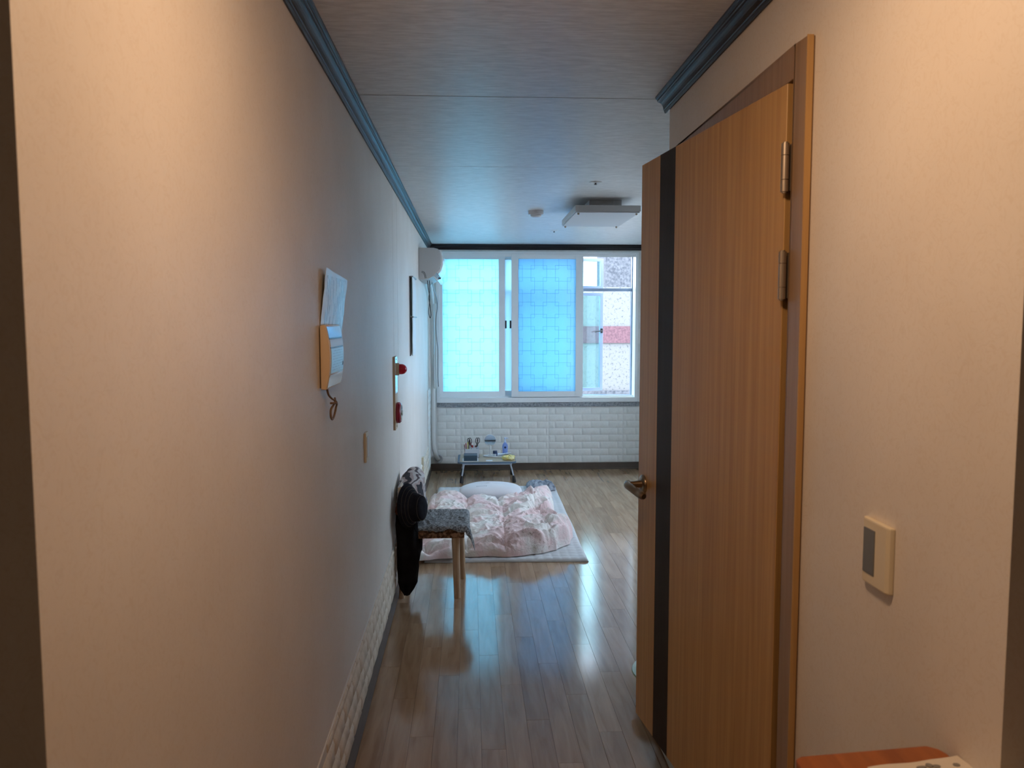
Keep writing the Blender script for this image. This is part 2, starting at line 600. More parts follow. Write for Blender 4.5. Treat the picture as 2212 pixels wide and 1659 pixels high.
M['mirror'] = mat('mirror_silver', (.86, .88, .90), .02, .5, metal=1)
M['jar_white'] = mat('white_jar', (.72, .76, .80), .3, .5)
M['blue_lid'] = mat('deep_blue_lid', (.02, .05, .14), .35, .5)
M['bottle'] = mat('periwinkle_bottle', (.22, .32, .68), .3, .5)
M['bottle_pump'] = mat('pale_blue_pump', (.55, .66, .85), .35, .5)
M['navy_print'] = mat('navy_print', (.015, .03, .12), .5)
M['yellow'] = mat('yellow_wrapper', (.75, .60, .12), .35, .5, col2=(.86, .78, .42), nscale=22, bump=.5, bscale=40)
M['white_paper'] = mat('white_note_paper', (.74, .76, .80), .6)
M['tissue'] = mat('white_tissue', (.80, .82, .86), .8)
M['pen_red'] = mat('pen_red', (.45, .04, .04), .4)
M['pen_yellow'] = mat('pen_yellow', (.70, .55, .10), .4)
M['pen_white'] = mat('pen_white', (.7, .7, .7), .4)
M['pen_brown'] = mat('pen_brown', (.22, .09, .08), .4)
M['basin'] = mat('pale_green_plastic', (.28, .44, .35), .35, .4)
M['threshold'] = mat('pale_threshold_tile', (.55, .55, .49), .4, .4, col2=(.63, .63, .57), nscale=5)
M['grout'] = mat('dark_grout', (.03, .028, .025), .9)
M['console'] = wood_mat('reddish_cherry_wood', (.26, .075, .02), (.38, .12, .035), rough=.35, axis='y', freq=40, stretch=3)
M['leaflet'] = mat('cream_leaflet_paper', (.72, .66, .58), .6)
M['leaf_print'] = mat('grey_ink', (.25, .24, .23), .7)
M['ground'] = mat('pale_ground', (.45, .45, .43), .9)
M['dark_wall'] = mat('plain_wall', (.55, .50, .43), .8)


def lamp_glow_mat():
    m, nt, b = new_mat('warm_lamp_diffuser')
    b.inputs['Base Color'].default_value = (.9, .85, .75, 1)
    b.inputs['Emission Color'].default_value = (1, .66, .36, 1)
    b.inputs['Emission Strength'].default_value = 1.0
    return m


# ------------------------------------------------------------------ room dimensions
XL, XR, D, H = -.421, .688, 8.03, 2.30
RX = 2.15           # right wall of the far room
YC = 2.742          # corner where the corridor ends
YLE, YRE = .772, .952   # near ends of the corridor walls
SX = 'structure'

# ------------------------------------------------------------------ floor
floor = box((-1.62, -1.72, -.12), (2.27, 8.23, -.006)).build('floor', M['subfloor'])
tag(floor, 'glossy brown laminate plank floor', 'floor', kind=SX)
PW, PL, GAP = .0875, .8, .0007
plank_cache = {}


def plank_mesh(w, l):
    k = (round(w, 4), round(l, 4))
    if k not in plank_cache:
        me = box((-w / 2 + GAP / 2, -l / 2 + GAP / 2, -.006), (w / 2 - GAP / 2, l / 2 - GAP / 2, 0)).mesh('plank', bevel=.0003, seg=1)
        me.materials.append(M['floor'])
        plank_cache[k] = me
    return plank_cache[k]


x = .12 - 7 * PW
ci = 0
while x < RX:
    xa, xb = max(x, XL), min(x + PW, RX)
    if x < .66 < x + PW: xb = x + PW
    y0 = .6 if xa < .66 else YC
    yy = y0 - (.1 + .1 * ((ci * 3) % 8))
    if xb - xa > .01:
        while yy < D:
            a, b = max(yy, y0), min(yy + PL, D)
            if b - a > .02:
                o = bpy.data.objects.new('plank', plank_mesh(xb - xa, b - a))
                COL.objects.link(o)
                o.parent = floor
                o.location = ((xa + xb) / 2, (a + b) / 2, 0)
            yy += PL
    x += PW
    ci += 1

# ------------------------------------------------------------------ ceiling and walls
ceil = box((-1.62, -1.72, H), (2.27, 8.23, H + .15)).build('ceiling', M['ceiling'])
tag(ceil, 'silk-textured white papered ceiling', 'ceiling', kind=SX)
for yy in (2.81, 4.05):
    box((XL + .04, yy - .0012, H - .0006), (RX, yy + .0012, H)).build('paper_seam', M['leaf_print'] if yy < 3 else M['ceiling'], ceil)

wl = box((XL - .12, YLE, 0), (XL, 8.23, H)).build('wall_left', M['paper_wall'])
tag(wl, 'long papered left wall of the corridor', 'wall', kind=SX)
for yy, z0, z1 in ((4.37, 1.34, H - .05), (4.62, .32, H - .05)):
    box((XL, yy - .002, z0), (XL + .0006, yy + .002, z1)).build('paper_seam', M['paper_wall'], wl)

# right corridor wall with the door opening (y 1.64..2.58, z .2..2.04)
DY0, DY1, DZ0, DZ1 = 1.645, 2.585, .195, 2.035
wr = MB()
wr.box((XR, YRE, 0), (XR + .12, DY0, H))
wr.box((XR, DY1, 0), (XR + .12, YC, H))
wr.box((XR, DY0, DZ1), (XR + .12, DY1, H))
wr.box((XR, DY0, 0), (XR + .12, DY1, DZ0))
wr = wr.build('wall_right', M['paper_wall'])
tag(wr, 'papered right wall of the corridor around the door', 'wall', kind=SX)
# pale tiles of the raised threshold below the door
box((XR - .014, 1.2, 0), (XR - .0005, YC, .165)).build('tile_backing', M['grout'], wr)
ty = YC
tl = .166
tme = box((-.005, -tl / 2 + .003, -.078), (.005, tl / 2 - .003, .078)).mesh('tile', bevel=.001, seg=1)
tme.materials.append(M['threshold'])
while ty - tl > 1.2:
    o = bpy.data.objects.new('tile', tme)
    COL.objects.link(o)
    o.parent = wr
    o.location = (XR - .016, ty - tl / 2, .086)
    ty -= tl

wb = MB()
WX0, WX1, WZ0, WZ1 = -.345, 1.715, .70, 2.228
wb.box((XL, D, 0), (RX, D + .2, WZ0))
wb.box((XL, D, WZ1), (RX, D + .2, H))
wb.box((XL, D, WZ0), (WX0, D + .2, WZ1))
wb.box((WX1, D, WZ0), (RX, D + .2, WZ1))
wb = wb.build('wall_back', M['foam'])
tag(wb, 'far wall under the window clad in white foam bricks', 'wall', kind=SX)

for nm, a, b, lab in (
        ('wall_room_return', (XR + .12, YC - .12, 0), (RX, YC, H), 'return wall of the far room behind the corridor'),
        ('wall_bathroom', (XR + 1.0, -1.72, 0), (XR + 1.12, YC - .12, H), 'side wall behind the corridor door'),
        ('wall_bathroom_near', (XR + .12, YRE, 0), (XR + 1.0, YRE + .1, H), 'near cross wall right of the corridor'),
        ('wall_entry_left', (-1.62, YLE, 0), (XL - .12, YLE + .1, H), 'cross wall left of the corridor mouth'),
        ('wall_entry_side', (-1.62, -1.72, 0), (-1.5, YLE, H), 'left side wall behind the camera'),
        ('wall_entry_back', (-1.5, -1.72, 0), (XR + 1.0, -1.6, H), 'wall behind the camera')):
    tag(box(a, b).build(nm, M['dark_wall'] if 'room' not in nm else M['paper_wall']), lab, 'wall', kind=SX)

# right wall of the far room (hidden behind the open door) with an unseen window added to brighten the room
W2A, W2B, W2C, W2D = 4.6, 6.7, .82, 2.12
m = MB()
m.box((RX, YC - .12, 0), (RX + .12, W2A, H))
m.box((RX, W2B, 0), (RX + .12, D + .2, H))
m.box((RX, W2A, 0), (RX + .12, W2B, W2C))
m.box((RX, W2A, W2D), (RX + .12, W2B, H))
tag(m.build('wall_room_right', M['paper_wall']), 'right wall of the far room behind the door', 'wall', kind=SX)
w2 = empty('fill_window', (RX + .06, (W2A + W2B) / 2, W2C), 'added side window giving fill daylight to the far room, out of view', 'window', kind=SX)
m = MB()
m.box((RX - .01, W2A, W2C), (RX + .10, W2B, W2C + .05)).box((RX - .01, W2A, W2D - .05), (RX + .10, W2B, W2D))
m.box((RX - .01, W2A, W2C + .05), (RX + .10, W2A + .05, W2D - .05)).box((RX - .01, W2B - .05, W2C + .05), (RX + .10, W2B, W2D - .05))
m.box((RX + .01, (W2A + W2B) / 2 - .035, W2C + .05), (RX + .08, (W2A + W2B) / 2 + .035, W2D - .05))
m.build('frame', M['pvc'], w2)
for a, b in ((W2A + .05, (W2A + W2B) / 2 - .035), ((W2A + W2B) / 2 + .035, W2B - .05)):
    box((RX + .04, a, W2C + .05), (RX + .045, b, W2D - .05)).build('pane', M['glass_clear'], w2)

# ------------------------------------------------------------------ crown mouldings
CP = [(0, 0), (0, -.054), (.006, -.056), (.009, -.050), (.010, -.046)]
for k in range(7):
    a = k / 6 * math.pi / 2
    CP.append((.012 + .020 * (1 - math.cos(a)), -.044 + .026 * math.sin(a)))
CP += [(.034, -.016), (.034, -.011), (.038, -.009), (.041, -.004), (.041, 0)]


def crown(name, lab, axis, wall, sgn, a, b):
    z1 = H
    if axis == 'y':
        m = MB().prism([(wall + sgn * p, z1 + q) for p, q in CP], 'y', a, b)
    else:
        m = MB().prism([(wall + sgn * p, z1 + q) for p, q in CP], 'x', a, b)
    o = m.build(name, M['crown'])
    tag(o, lab, 'crown moulding', kind=SX)


crown('trim_1', 'dark crown moulding along the left wall', 'y', XL, 1, YLE, D)
crown('trim_2', 'dark crown moulding over the window', 'x', D, -1, XL, RX)
crown('trim_3', 'short dark crown moulding above the door', 'y', XR, -1, YRE, YC + .045)

# ------------------------------------------------------------------ foam bricks
random.seed(3)


def brick_mesh(w, h, seed, wall='back', mt='foam', t=.009):
    nu, nv = 9, 5
    mb = MB()
    def fn(u, v):
        e = min(u, 1 - u) * w
        f = min(v, 1 - v) * h
        k = min(1, min(e, f) / .012)
        k = k * k * (3 - 2 * k)
        d = t * (.25 + .75 * k) * (1 + .35 * nz(u * 3 + seed * 7, v * 2 + seed * 3, seed)) + .003 * nz(u * 9 + seed, v * 5, seed) * k
        jx = (.003 * nz(u * 4, v * 4 + seed, 3) if 0 < u < 1 else 0)
        return (u - .5) * w + jx, (v - .5) * h, d
    us = [0, .03, .07, .3, .5, .7, .93, .97, 1]
    vs_ = [0, .16, .5, .84, 1]
    pts, fs = [], []
    for v in vs_:
        for u in us:
            a, b, d = fn(u, v)
            pts.append((a, -d, b) if wall == 'back' else (d, a, b))
    n0 = len(pts)
    for j in range(4):
        for i in range(8):
            q = (j * 9 + i, j * 9 + i + 1, (j + 1) * 9 + i + 1, (j + 1) * 9 + i)
            fs.append(q)
    ring = [i for i in range(9)] + [9 * j + 8 for j in range(1, 5)] + [36 + i for i in range(7, -1, -1)] + [9 * j for j in range(3, 0, -1)]
    base = []
    for r in ring:
        p = pts[r]
        base.append(len(pts))
        pts.append((p[0], 0, p[2]) if wall == 'back' else (0, p[1], p[2]))
    for i in range(len(ring)):
        j = (i + 1) % len(ring)
        fs.append((ring[i], base[i], base[j], ring[j]))
    mb.add(pts, fs)
    me = mb.mesh('brick', smooth=True)
    me.materials.append(M[mt])
    return me


BC = {}


def brick(wall, w, h, loc, parent, mt):
    v = random.randrange(3)
    k = (wall, round(w, 3), round(h, 3), v, mt)
    if k not in BC:
        BC[k] = brick_mesh(w - .005, h - .005, v + 1.3 * w, wall, mt, .0055 if wall == 'back' else .008)
    o = bpy.data.objects.new('brick', BC[k])
    COL.objects.link(o)
    o.parent = parent
    o.location = loc


box((XL + .05, D - .004, .07), (RX, D, .652)).build('foam_sheet', M['mortar'], wb)
BW, BH = .186, .0715
z = .072
row = 0
while z < .648:
    h = min(BH, .650 - z)
    xx = -.345 - (.093 if row % 2 else .0)
    while xx < RX - .02:
        a, b = max(xx, -.345), min(xx + BW, RX - .005)
        # split at the vertical panel seams
        segs = [(a, b)]
        for sx in (-.105, .80, 1.57):
            segs = [t for s_ in segs for t in ([(s_[0], sx), (sx, s_[1])] if s_[0] + .02 < sx < s_[1] - .02 else [s_])]
        for s_ in segs:
            if s_[1] - s_[0] > .015:
                brick('back', round(s_[1] - s_[0], 3), h, ((s_[0] + s_[1]) / 2, D - .004, z + h / 2), wb, 'foam')
        xx += BW
    z += BH
    row += 1
# low strip of foam bricks along the left wall
box((XL, .80, .068), (XL + .004, 7.62, .316)).build('foam_sheet', M['mortar'], wl)
z = .070
row = 0
while z < .31:
    h = min(BH, .315 - z)
    yy = .80 - (.093 if row % 2 else 0)
    while yy < 7.6:
        a, b = max(yy, .80), min(yy + BW, 7.62)
        if b - a > .015 and b > 2.2:
            brick('left', round(b - a, 3), h, (XL + .004, (a + b) / 2, z + h / 2), wl, 'foam_cream')
        yy += BW
    z += BH
    row += 1
# taller foam panel in the corner
box((XL, 7.62, .068), (XL + .008, 8.02, .86)).build('foam_sheet', M['mortar'], wl)
z = .07
row = 0
while z < .85:
    h = min(BH, .86 - z)
    segs = ((7.62, 7.806), (7.806, 7.992)) if row % 2 else ((7.62, 7.713), (7.713, 7.899), (7.899, 7.992))
    for a, b in segs:
        brick('left', round(b - a, 3), h, (XL + .008, (a + b) / 2, z + h / 2), wl, 'foam')
    z += BH
    row += 1

# ------------------------------------------------------------------ baseboards, sill
mb = MB()
pr = [(0, 0), (.016, 0), (.016, .006), (.009, .012), (.009, .062), (.004, .068), (0, .068)]


def bbl(u, v):
    y = .8 + (7.95 - .8) * v
    k = u * (len(pr) - 1)
    i = min(int(k), len(pr) - 2)
    t = k - i
    p = pr[i][0] * (1 - t) + pr[i + 1][0] * t
    q = pr[i][1] * (1 - t) + pr[i + 1][1] * t
    wob = .004 * nz(y * 3.1, 2.0) * (q / .068) * (1 if y < 5 else .4)
    return (XL + p + (max(0, wob) if p > 0 else 0), y, q + (.004 * nz(y * 2.3, 5) if q > .05 else 0))


mb.grid(bbl, 7, 120)
tag(mb.build('baseboard_left', M['baseboard'], smooth=True), 'taupe vinyl baseboard peeling along the left wall', 'baseboard', kind=SX)
tag(MB().prism([(D, 0), (D - .02, 0), (D - .02, .008), (D - .012, .014), (D - .012, .066), (D - .006, .072), (D, .072)], 'x', XL + .01, RX).build('baseboard_back', M['baseboard']),
    'brown baseboard under the white foam bricks', 'baseboard', kind=SX)


def sill_fn(u, v):
    prs = [(D, .652), (D - .018, .654), (D - .018, .696), (D, .698)]
    k = u * 3
    i = min(int(k), 2)
    t = k - i
    yv = prs[i][0] * (1 - t) + prs[i + 1][0] * t
    zv = prs[i][1] * (1 - t) + prs[i + 1][1] * t
    xx_ = -.345 + (RX + .345) * v
    return (xx_, yv, zv + (.004 * nz(xx_ * 7, 1.0) if u < .5 else .003 * nz(xx_ * 5, 4)))


tag(MB().grid(sill_fn, 4, 90).build('trim_4', M['stone']), 'grey granite strip under the window frame', 'sill', kind=SX)

# ------------------------------------------------------------------ window
win = empty('window_1', ((WX0 + WX1) / 2, D + .05, WZ0), 'white sliding window with frosted aqua panes, right third open', 'window', kind=SX)


def frame_mb(x0, x1, z0, z1, y0, y1, l, r, b, t):
    m = MB()
    m.box((x0, y0, z0), (x0 + l, y1, z1))
    m.box((x1 - r, y0, z0), (x1, y1, z1))
    m.box((x0 + l, y0, z0), (x1 - r, y1, z0 + b))
    m.box((x0 + l, y0, z1 - t), (x1 - r, y1, z1))
    return m


frame_mb(WX0, WX1, WZ0, WZ1, D - .015, D + .13, .030, .030, .048, .020).build('frame', M['pvc'], win, bevel=.002)
box((WX0 + .03, D + .035, WZ0 + .048), (WX1 - .03, D + .04, WZ0 + .060)).build('track', M['pvc'], win)
box((WX0 + .03, D + .080, WZ0 + .048), (WX1 - .03, D + .085, WZ0 + .060)).build('track', M['pvc'], win)
box((WX0 + .03, D + .0, WZ1 - .05), (WX1 - .03, D + .005, WZ1 - .02)).build('track', M['pvc'], win)


def film(x0, x1, z0, z1, y, parent, phase):
    P, S, w = .1235, .1235 * 1.32, .0030
    m = MB()
    def seg(a, b, c, d):
        a, b = max(a, x0), min(b, x1)
        c, d = max(c, z0), min(d, z1)
        if b - a > 1e-4 and d - c > 1e-4: m.box((a, y - .0005, c), (b, y + .0002, d))
    n = 0
    for i in range(-1, 8):
        for j in range(-1, 14):
            if (i + j) % 2: continue
            cx, cz = x0 + phase + i * P, z1 - .02 - j * P
            a, b, c, d = cx - S / 2, cx + S / 2, cz - S / 2, cz + S / 2
            seg(a, b, c, c + w); seg(a, b, d - w, d); seg(a, a + w, c + w, d - w); seg(b - w, b, c + w, d - w)
    m.build('film_pattern', M['film_line'], parent)


def sash(x0, x1, y0, lst, rst, phase, hx, pat=True, glass='frost'):
    z0, z1 = WZ0 + .055, WZ1 - .022
    y1 = y0 + .035
    s_ = frame_mb(x0, x1, z0, z1, y0, y1, lst, rst, .055, .050).build('sash', M['pvc'], win, bevel=.0025)
    ORG[s_.name] = ORG[win.name]
    gx0, gx1, gz0, gz1 = x0 + lst - .006, x1 - rst + .006, z0 + .049, z1 - .044
    box((gx0, y0 + .015, gz0), (gx1, y0 + .020, gz1)).build('pane', M[glass], s_)
    if pat: film(x0 + lst, x1 - rst, gz0 + .006, gz1 - .006, y0 + .0145, s_, phase)
    if hx is not None:
        h = MB().box((hx - .007, y0 - .008, 1.435), (hx + .007, y0, 1.525))
        h.box((hx - .004, y0 - .022, 1.46), (hx + .004, y0 - .008, 1.50))
        h.build('handle', M['black_plastic'], s_, bevel=.0015)
    return s_


sash(WX0 + .012, .352, D + .042, .050, .062, .09, None)
sash(.417, 1.149, D - .004, .070, .075, .085, None)
sash(.295, 1.112, D + .088, .060, .070, .06, None, False, 'frost_blue')
for hx, yy in ((.3615, D + .050), (.408, D + .030)):
    h = MB().box((hx - .008, yy - .010, 1.455), (hx + .008, yy + .002, 1.535))
    h.build('latch', M['black_plastic'], win, bevel=.002)

# outer aluminium window with an opened casement
OY = D + .150
outer = frame_mb(WX0 + .02, WX1 - .012, WZ0 + .03, WZ1 - .004, OY, OY + .045, .03, .026, .03, .02).build('outer_frame', M['alu'], win, bevel=.002)
box((WX0 + .05, OY + .004, 1.838), (WX1 - .038, OY + .042, 1.868)).build('transom', M['alu'], win, bevel=.002)
box((.40, OY + .004, WZ0 + .06), (.44, OY + .042, 1.838)).build('outer_mullion', M['alu'], win, bevel=.002)
box((WX0 + .05, OY + .02, 1.868), (.46, OY + .026, WZ1 - .03)).build('outer_pane', M['glass_aqua'], win)
for (x0, x1, nm) in ((WX0 + .05, .40, 'outer_pane'),):
    box((x0, OY + .02, WZ0 + .06), (x1, OY + .026, 1.838)).build(nm, M['glass_aqua'], win)


def casement(z0, z1, hx, wdt, ang, handle):
    m = Matrix.Translation((hx, OY + .05, 0)) @ Matrix.Rotation(ang, 4, 'Z')
    f = frame_mb(0, wdt, z0, z1, -.012, .018, .03, .034, .034, .03).xf(m).build('casement', M['alu'], win, bevel=.002)
    ORG[f.name] = ORG[win.name]
    box((.03, 0, z0 + .034), (wdt - .034, .005, z1 - .03)).xf(m).build('pane', M['glass_aqua'], f)
    if handle:
        h = MB().box((wdt - .028, -.024, 1.40), (wdt - .008, -.012, 1.45))
        h.tube([(wdt - .018, -.03, 1.425), (wdt - .05, -.036, 1.422), (wdt - .11, -.036, 1.412)], .006, 8)
        h.xf(m).build('handle', M['black_plastic'], f)


casement(WZ0 + .075, 1.832, .46, 1.02, .30, True)
casement(1.872, WZ1 - .03, .46, 1.02, .30, False)

# ------------------------------------------------------------------ outside
gr = box((-25, -12, -.4), (30, 40, -.3)).build('ground', M['ground'])
tag(gr, 'pale paved yard outside the window', 'ground', kind=SX)
nb = empty('neighbour_building', (4, 12, -.3), 'pale speckled building with a faded red band seen through the open window', 'building')
box((-8, 12, -.3), (16, 18, 2.05)).build('lower_wall', M['stucco'], nb)
box((2.06, 12.02, 2.05), (16, 12.85, 5.4)).build('upper_wall', M['stucco_grey'], nb)
box((-8, 11.97, 1.20), (16, 12.0, 1.455)).build('band', M['red_band'], nb)
box((-8, 11.95, .42), (16, 12.0, .47)).build('ledge', M['stucco_grey'], nb)

# ------------------------------------------------------------------ door
door = empty('door_1', (.668, 1.66, 0), 'oak veneer door with a dark vertical stripe standing ajar', 'door', kind=SX)
# casing / frame
fr = MB()
y0, y1 = 1.583, 2.650
xo = XR - .016
fr.box((xo, y0, 0.17), (XR + .12, y0 + .062, 2.088))
fr.box((xo, y1 - .062, 0.17), (XR + .12, y1, 2.088))
fr.box((xo, y0 + .062, 2.022), (XR + .12, y1 - .062, 2.088))
f_ = fr.build('frame', M['frame_wood'], door, bevel=.003)
box((xo - .001, y0 - .003, .17), (XR - .004, y0, 2.088)).build('casing_edge', M['door'], door)
st = MB()
st.box((XR + .035, y0 + .062, .2), (XR + .055, y0 + .075, 2.022))
st.box((XR + .035, y0 + .075, 2.008), (XR + .055, y1 - .062, 2.022))
st.build('door_stop', M['frame_wood'], door, bevel=.002)
box((xo, y0 + .062, .168), (XR + .10, y1 - .062, .196)).build('threshold', M['threshold'], door, bevel=.004)
# leaf in local frame: u along the leaf from the hinge, w = thickness away from corridor
hx, hy = .668, 1.66
ex, ey = .549, 2.55
L_ = math.hypot(ex - hx, ey - hy)
ang = math.atan2(ey - hy, ex - hx)
DM = Matrix.Translation((hx, hy, 0)) @ Matrix.Rotation(ang, 4, 'Z')   # local x = along leaf, local y = left of it (corridor side is +y)
L_ = .888
leaf = MB()
leaf.box((.006, -.038, .205), (.612, 0, 2.018))
leaf.box((.730, -.038, .205), (L_, 0, 2.018))
leaf = leaf.xf(DM).build('leaf', M['door'], door, bevel=.0012, seg=1)
ORG[leaf.name] = ORG[door.name]
box((.612, -.038, .205), (.730, -.0004, 2.018)).xf(DM).build('stripe', M['door_stripe'], door)
for zc in (1.842, 1.617, .42):
    hm = MB()
    for a, b in ((-.050, -.026), (-.0245, .0245), (.026, .050)):
        hm.cyl((-.004, .007, zc + a), (-.004, .007, zc + b), .0082, n=14)
    hm.cyl((-.004, .007, zc - .053), (-.004, .007, zc + .053), .0052, n=10)
    h_ = hm.xf(DM).build('hinge', M['hinge'], door, smooth=True)
    ORG[h_.name] = ORG[door.name]
    MB().box((-.001, -.001, zc - .048), (.006, .003, zc + .048)).box((-.034, -.006, zc - .048), (-.004, -.003, zc + .048)).xf(DM).build('hinge_plate', M['hinge'], h_)
# lever handle
hd = MB()
uc, zc = .838, .997
hd.lathe([(.030, 0), (.030, .004), (.027, .008), (.018, .010)], (uc, 0, zc), (0, 1, 0), 28)
hd.lathe([(.013, .008), (.011, .03), (.011, .05)], (uc, 0, zc), (0, 1, 0), 18)
pts = catmull([(uc + .006, .050, zc), (uc - .006, .056, zc - .001), (uc - .035, .054, zc - .004), (uc - .075, .046, zc - .012), (uc - .112, .040, zc - .016)], 6)
hd.tube(pts, [.0125, .0135] + [.0125] * (len(pts) - 4) + [.011, .008], 14)
hd.xf(DM).build('handle', M['bronze'], door, smooth=True)

# ------------------------------------------------------------------ wall switch (right)
sw = empty('light_switch', (XR, 1.27, 1.075), 'ivory wall switch plate with one grey rocker, right of the door', 'switch')
m = MB().prism([(XR, 1.222), (XR - .008, 1.224), (XR - .011, 1.232), (XR - .011, 1.304), (XR - .008, 1.312), (XR, 1.314)], 'z', 1.072, 1.184)
m.build('plate', M['switch'], sw, bevel=.003)
box((XR - .0125, 1.266, 1.090), (XR - .008, 1.303, 1.168)).build('rocker', M['rocker'], sw, bevel=.0015)

# ------------------------------------------------------------------ left wall fittings
# notice paper
def on_wall_quad(c, nu=12, nv=14, bulge=.004):
    A, B, C_, D_ = [Vector(p) for p in c]
    def fn(u, v):
        p = (A * (1 - u) + B * u) * (1 - v) + (D_ * (1 - u) + C_ * u) * v
        p = p + Vector((bulge * math.sin(math.pi * u) * math.sin(math.pi * v) + .002 * nz(u * 5, v * 4), 0, 0))
        return p
    return MB().grid(fn, nu, nv)


pp = on_wall_quad([(-.404, 2.262, 1.673), (-.402, 2.63, 1.656), (-.418, 2.575, 1.468), (-.4185, 2.236, 1.512)])
tag(pp.build('notice_sheet', M['notice'], base=(-.42, 2.4, 1.47), solid=.0008, smooth=True), 'tilted sheet of close print stuck up above the intercom', 'paper')

# intercom
ic = empty('intercom', (XL, 2.31, 1.33), 'cream wall intercom with a glossy front and label', 'intercom')
prof = []
for k in range(13):
    t = k / 12
    zz = 1.330 + .182 * t
    d = .010 + .021 * math.sin(math.pi * (.10 + .80 * t)) ** .8
    prof.append((XL + d, zz))
poly = [(XL + .004, 1.332)] + prof + [(XL + .004, 1.510)]
MB().prism(poly, 'y', 2.215, 2.455).build('body', M['intercom'], ic, bevel=.003, smooth=True)


def icface(y0, y1, t0, t1, off, name, mt, n=8):
    def fn(u, v):
        t = t0 + (t1 - t0) * v
        d = .010 + .021 * math.sin(math.pi * (.10 + .80 * t)) ** .8 + off
        return (XL + d, y0 + (y1 - y0) * u, 1.330 + .182 * t)
    MB().grid(fn, 3, n).build(name, M[mt], ic, solid=.0016, smooth=True)


icface(2.222, 2.448, .03, .22, .0016, 'lower_cover', 'intercom_face')
icface(2.222, 2.448, .80, .97, .0016, 'upper_cover', 'intercom_face')
icface(2.228, 2.442, .775, .80, .0012, 'groove', 'black_plastic', 3)
icface(2.228, 2.442, .655, .77, .0016, 'display', 'white_plastic')
icface(2.228, 2.442, .635, .652, .0012, 'groove', 'black_plastic', 3)
icface(2.230, 2.440, .245, .63, .0018, 'label_card', 'intercom_label')
icface(2.420, 2.432, .33, .39, .0026, 'button', 'black_plastic', 3)
cb = catmull([(XL + .012, 2.262, 1.333), (XL + .014, 2.275, 1.312), (XL + .018, 2.305, 1.298), (XL + .020, 2.335, 1.290), (XL + .030, 2.312, 1.285), (XL + .018, 2.288, 1.286),
              (XL + .026, 2.335, 1.281), (XL + .022, 2.350, 1.268), (XL + .018, 2.345, 1.247), (XL + .017, 2.315, 1.236), (XL + .017, 2.290, 1.246), (XL + .018, 2.288, 1.268), (XL + .024, 2.318, 1.284), (XL + .02, 2.345, 1.295)], 6)
MB().tube(cb, .0032, 8).build('cord', M['cord'], ic, smooth=True)

# fire alarm plate
fa = empty('fire_alarm_panel', (XL, 4.34, .93), 'narrow alarm plate with red dome lamp and red bell', 'alarm')
box((XL, 4.283, .932), (XL + .0125, 4.415, 1.332)).build('plate', M['tan'], fa, bevel=.001)
box((XL + .0125, 4.286, 1.13), (XL + .0135, 4.412, 1.330)).build('face_plate', M['metal_plate'], fa)
MB().lathe([(.034, 0), (.034, .014), (.031, .018)], (XL + .013, 4.345, 1.262), (1, 0, 0), 24).build('lamp_collar', M['tan'], fa, smooth=True)
dp = [(.0285, .012), (.0285, .028)] + [(.0285 * math.cos(a), .028 + .030 * math.sin(a)) for a in [k * math.pi / 12 for k in range(1, 7)]]
MB().lathe(dp, (XL + .0145, 4.345, 1.262), (1, 0, 0), 24).build('lamp_dome', M['red_lens'], fa, smooth=True)
bell = MB().lathe([(.056, 0), (.058, .006), (.058, .018), (.050, .026)], (XL + .0125, 4.345, 1.022), (1, 0, 0), 32).build('bell', M['red_paint'], fa, smooth=True)
ORG[bell.name] = ORG[fa.name]
MB().lathe([(.047, .026), (.045, .029), (.018, .030), (.016, .034)], (XL + .0125, 4.345, 1.022), (1, 0, 0), 32).build('bell_cap', M['chrome'], bell, smooth=True)
for zz in (1.316, .948):
    MB().lathe([(.004, 0), (.003, .002)], (XL + .0132, 4.345, zz), (1, 0, 0), 10).build('screw', M['black_plastic'], fa)

# left light switch
ls = empty('light_switch', (XL, 3.15, .966), 'slim ivory light switch left of the corridor below the intercom', 'switch')
box((XL, 3.098, .966), (XL + .010, 3.168, 1.084)).build('plate', M['switch'], ls, bevel=.003)
box((XL + .010, 3.112, .985), (XL + .0125, 3.154, 1.066)).build('rocker', M['white_plastic'], ls, bevel=.0015)

# outlet near the corner
ot = empty('wall_outlet', (XL, 6.70, .24), 'ivory power outlet low on the left wall behind the chair', 'outlet')
box((XL + .012, 6.645, .255), (XL + .021, 6.725, .375)).build('plate', M['switch'], ot, bevel=.003)
box((XL, 6.65, .26), (XL + .013, 6.72, .37)).build('back_box', M['switch'], ot)
MB().lathe([(.020, 0), (.020, .003), (.016, .0035), (.015, .001)], (XL + .021, 6.685, .315), (1, 0, 0), 20).build('socket', M['white_plastic'], ot)

# wall calendar (two sheets)
cal = empty('wall_calendar', (XL, 5.65, 1.28), 'two-sheet white calendar hanging on the left wall before the air conditioner', 'calendar')


def calsheet(z0, z1, off0, off1, name):
    def fn(u, v):
        y = 5.50 + .36 * u
        zz = z0 + (z1 - z0) * v
        return (XL + off0 + .004 + (off1 - off0) * u + .006 * math.sin(v * 3) * u + .002 * nz(y * 6, zz * 9), y, zz)
    return MB().grid(fn, 8, 12).build(name, M['calendar'], cal, solid=.004, smooth=True)


calsheet(1.562, 1.832, .020, .012, 'upper_sheet')
calsheet(1.285, 1.552, .018, .010, 'lower_sheet')
box((XL, 5.50, 1.285), (XL + .006, 5.512, 1.835)).build('shaded_edge', M['rocker'], cal)  # dark strip for the calendar's side thickness, its shadow put into the colour
for zz in (1.556, 1.834):
    box((XL + .004, 5.50, zz - .005), (XL + .028, 5.86, zz + .003)).build('binding', M['rocker'], cal)

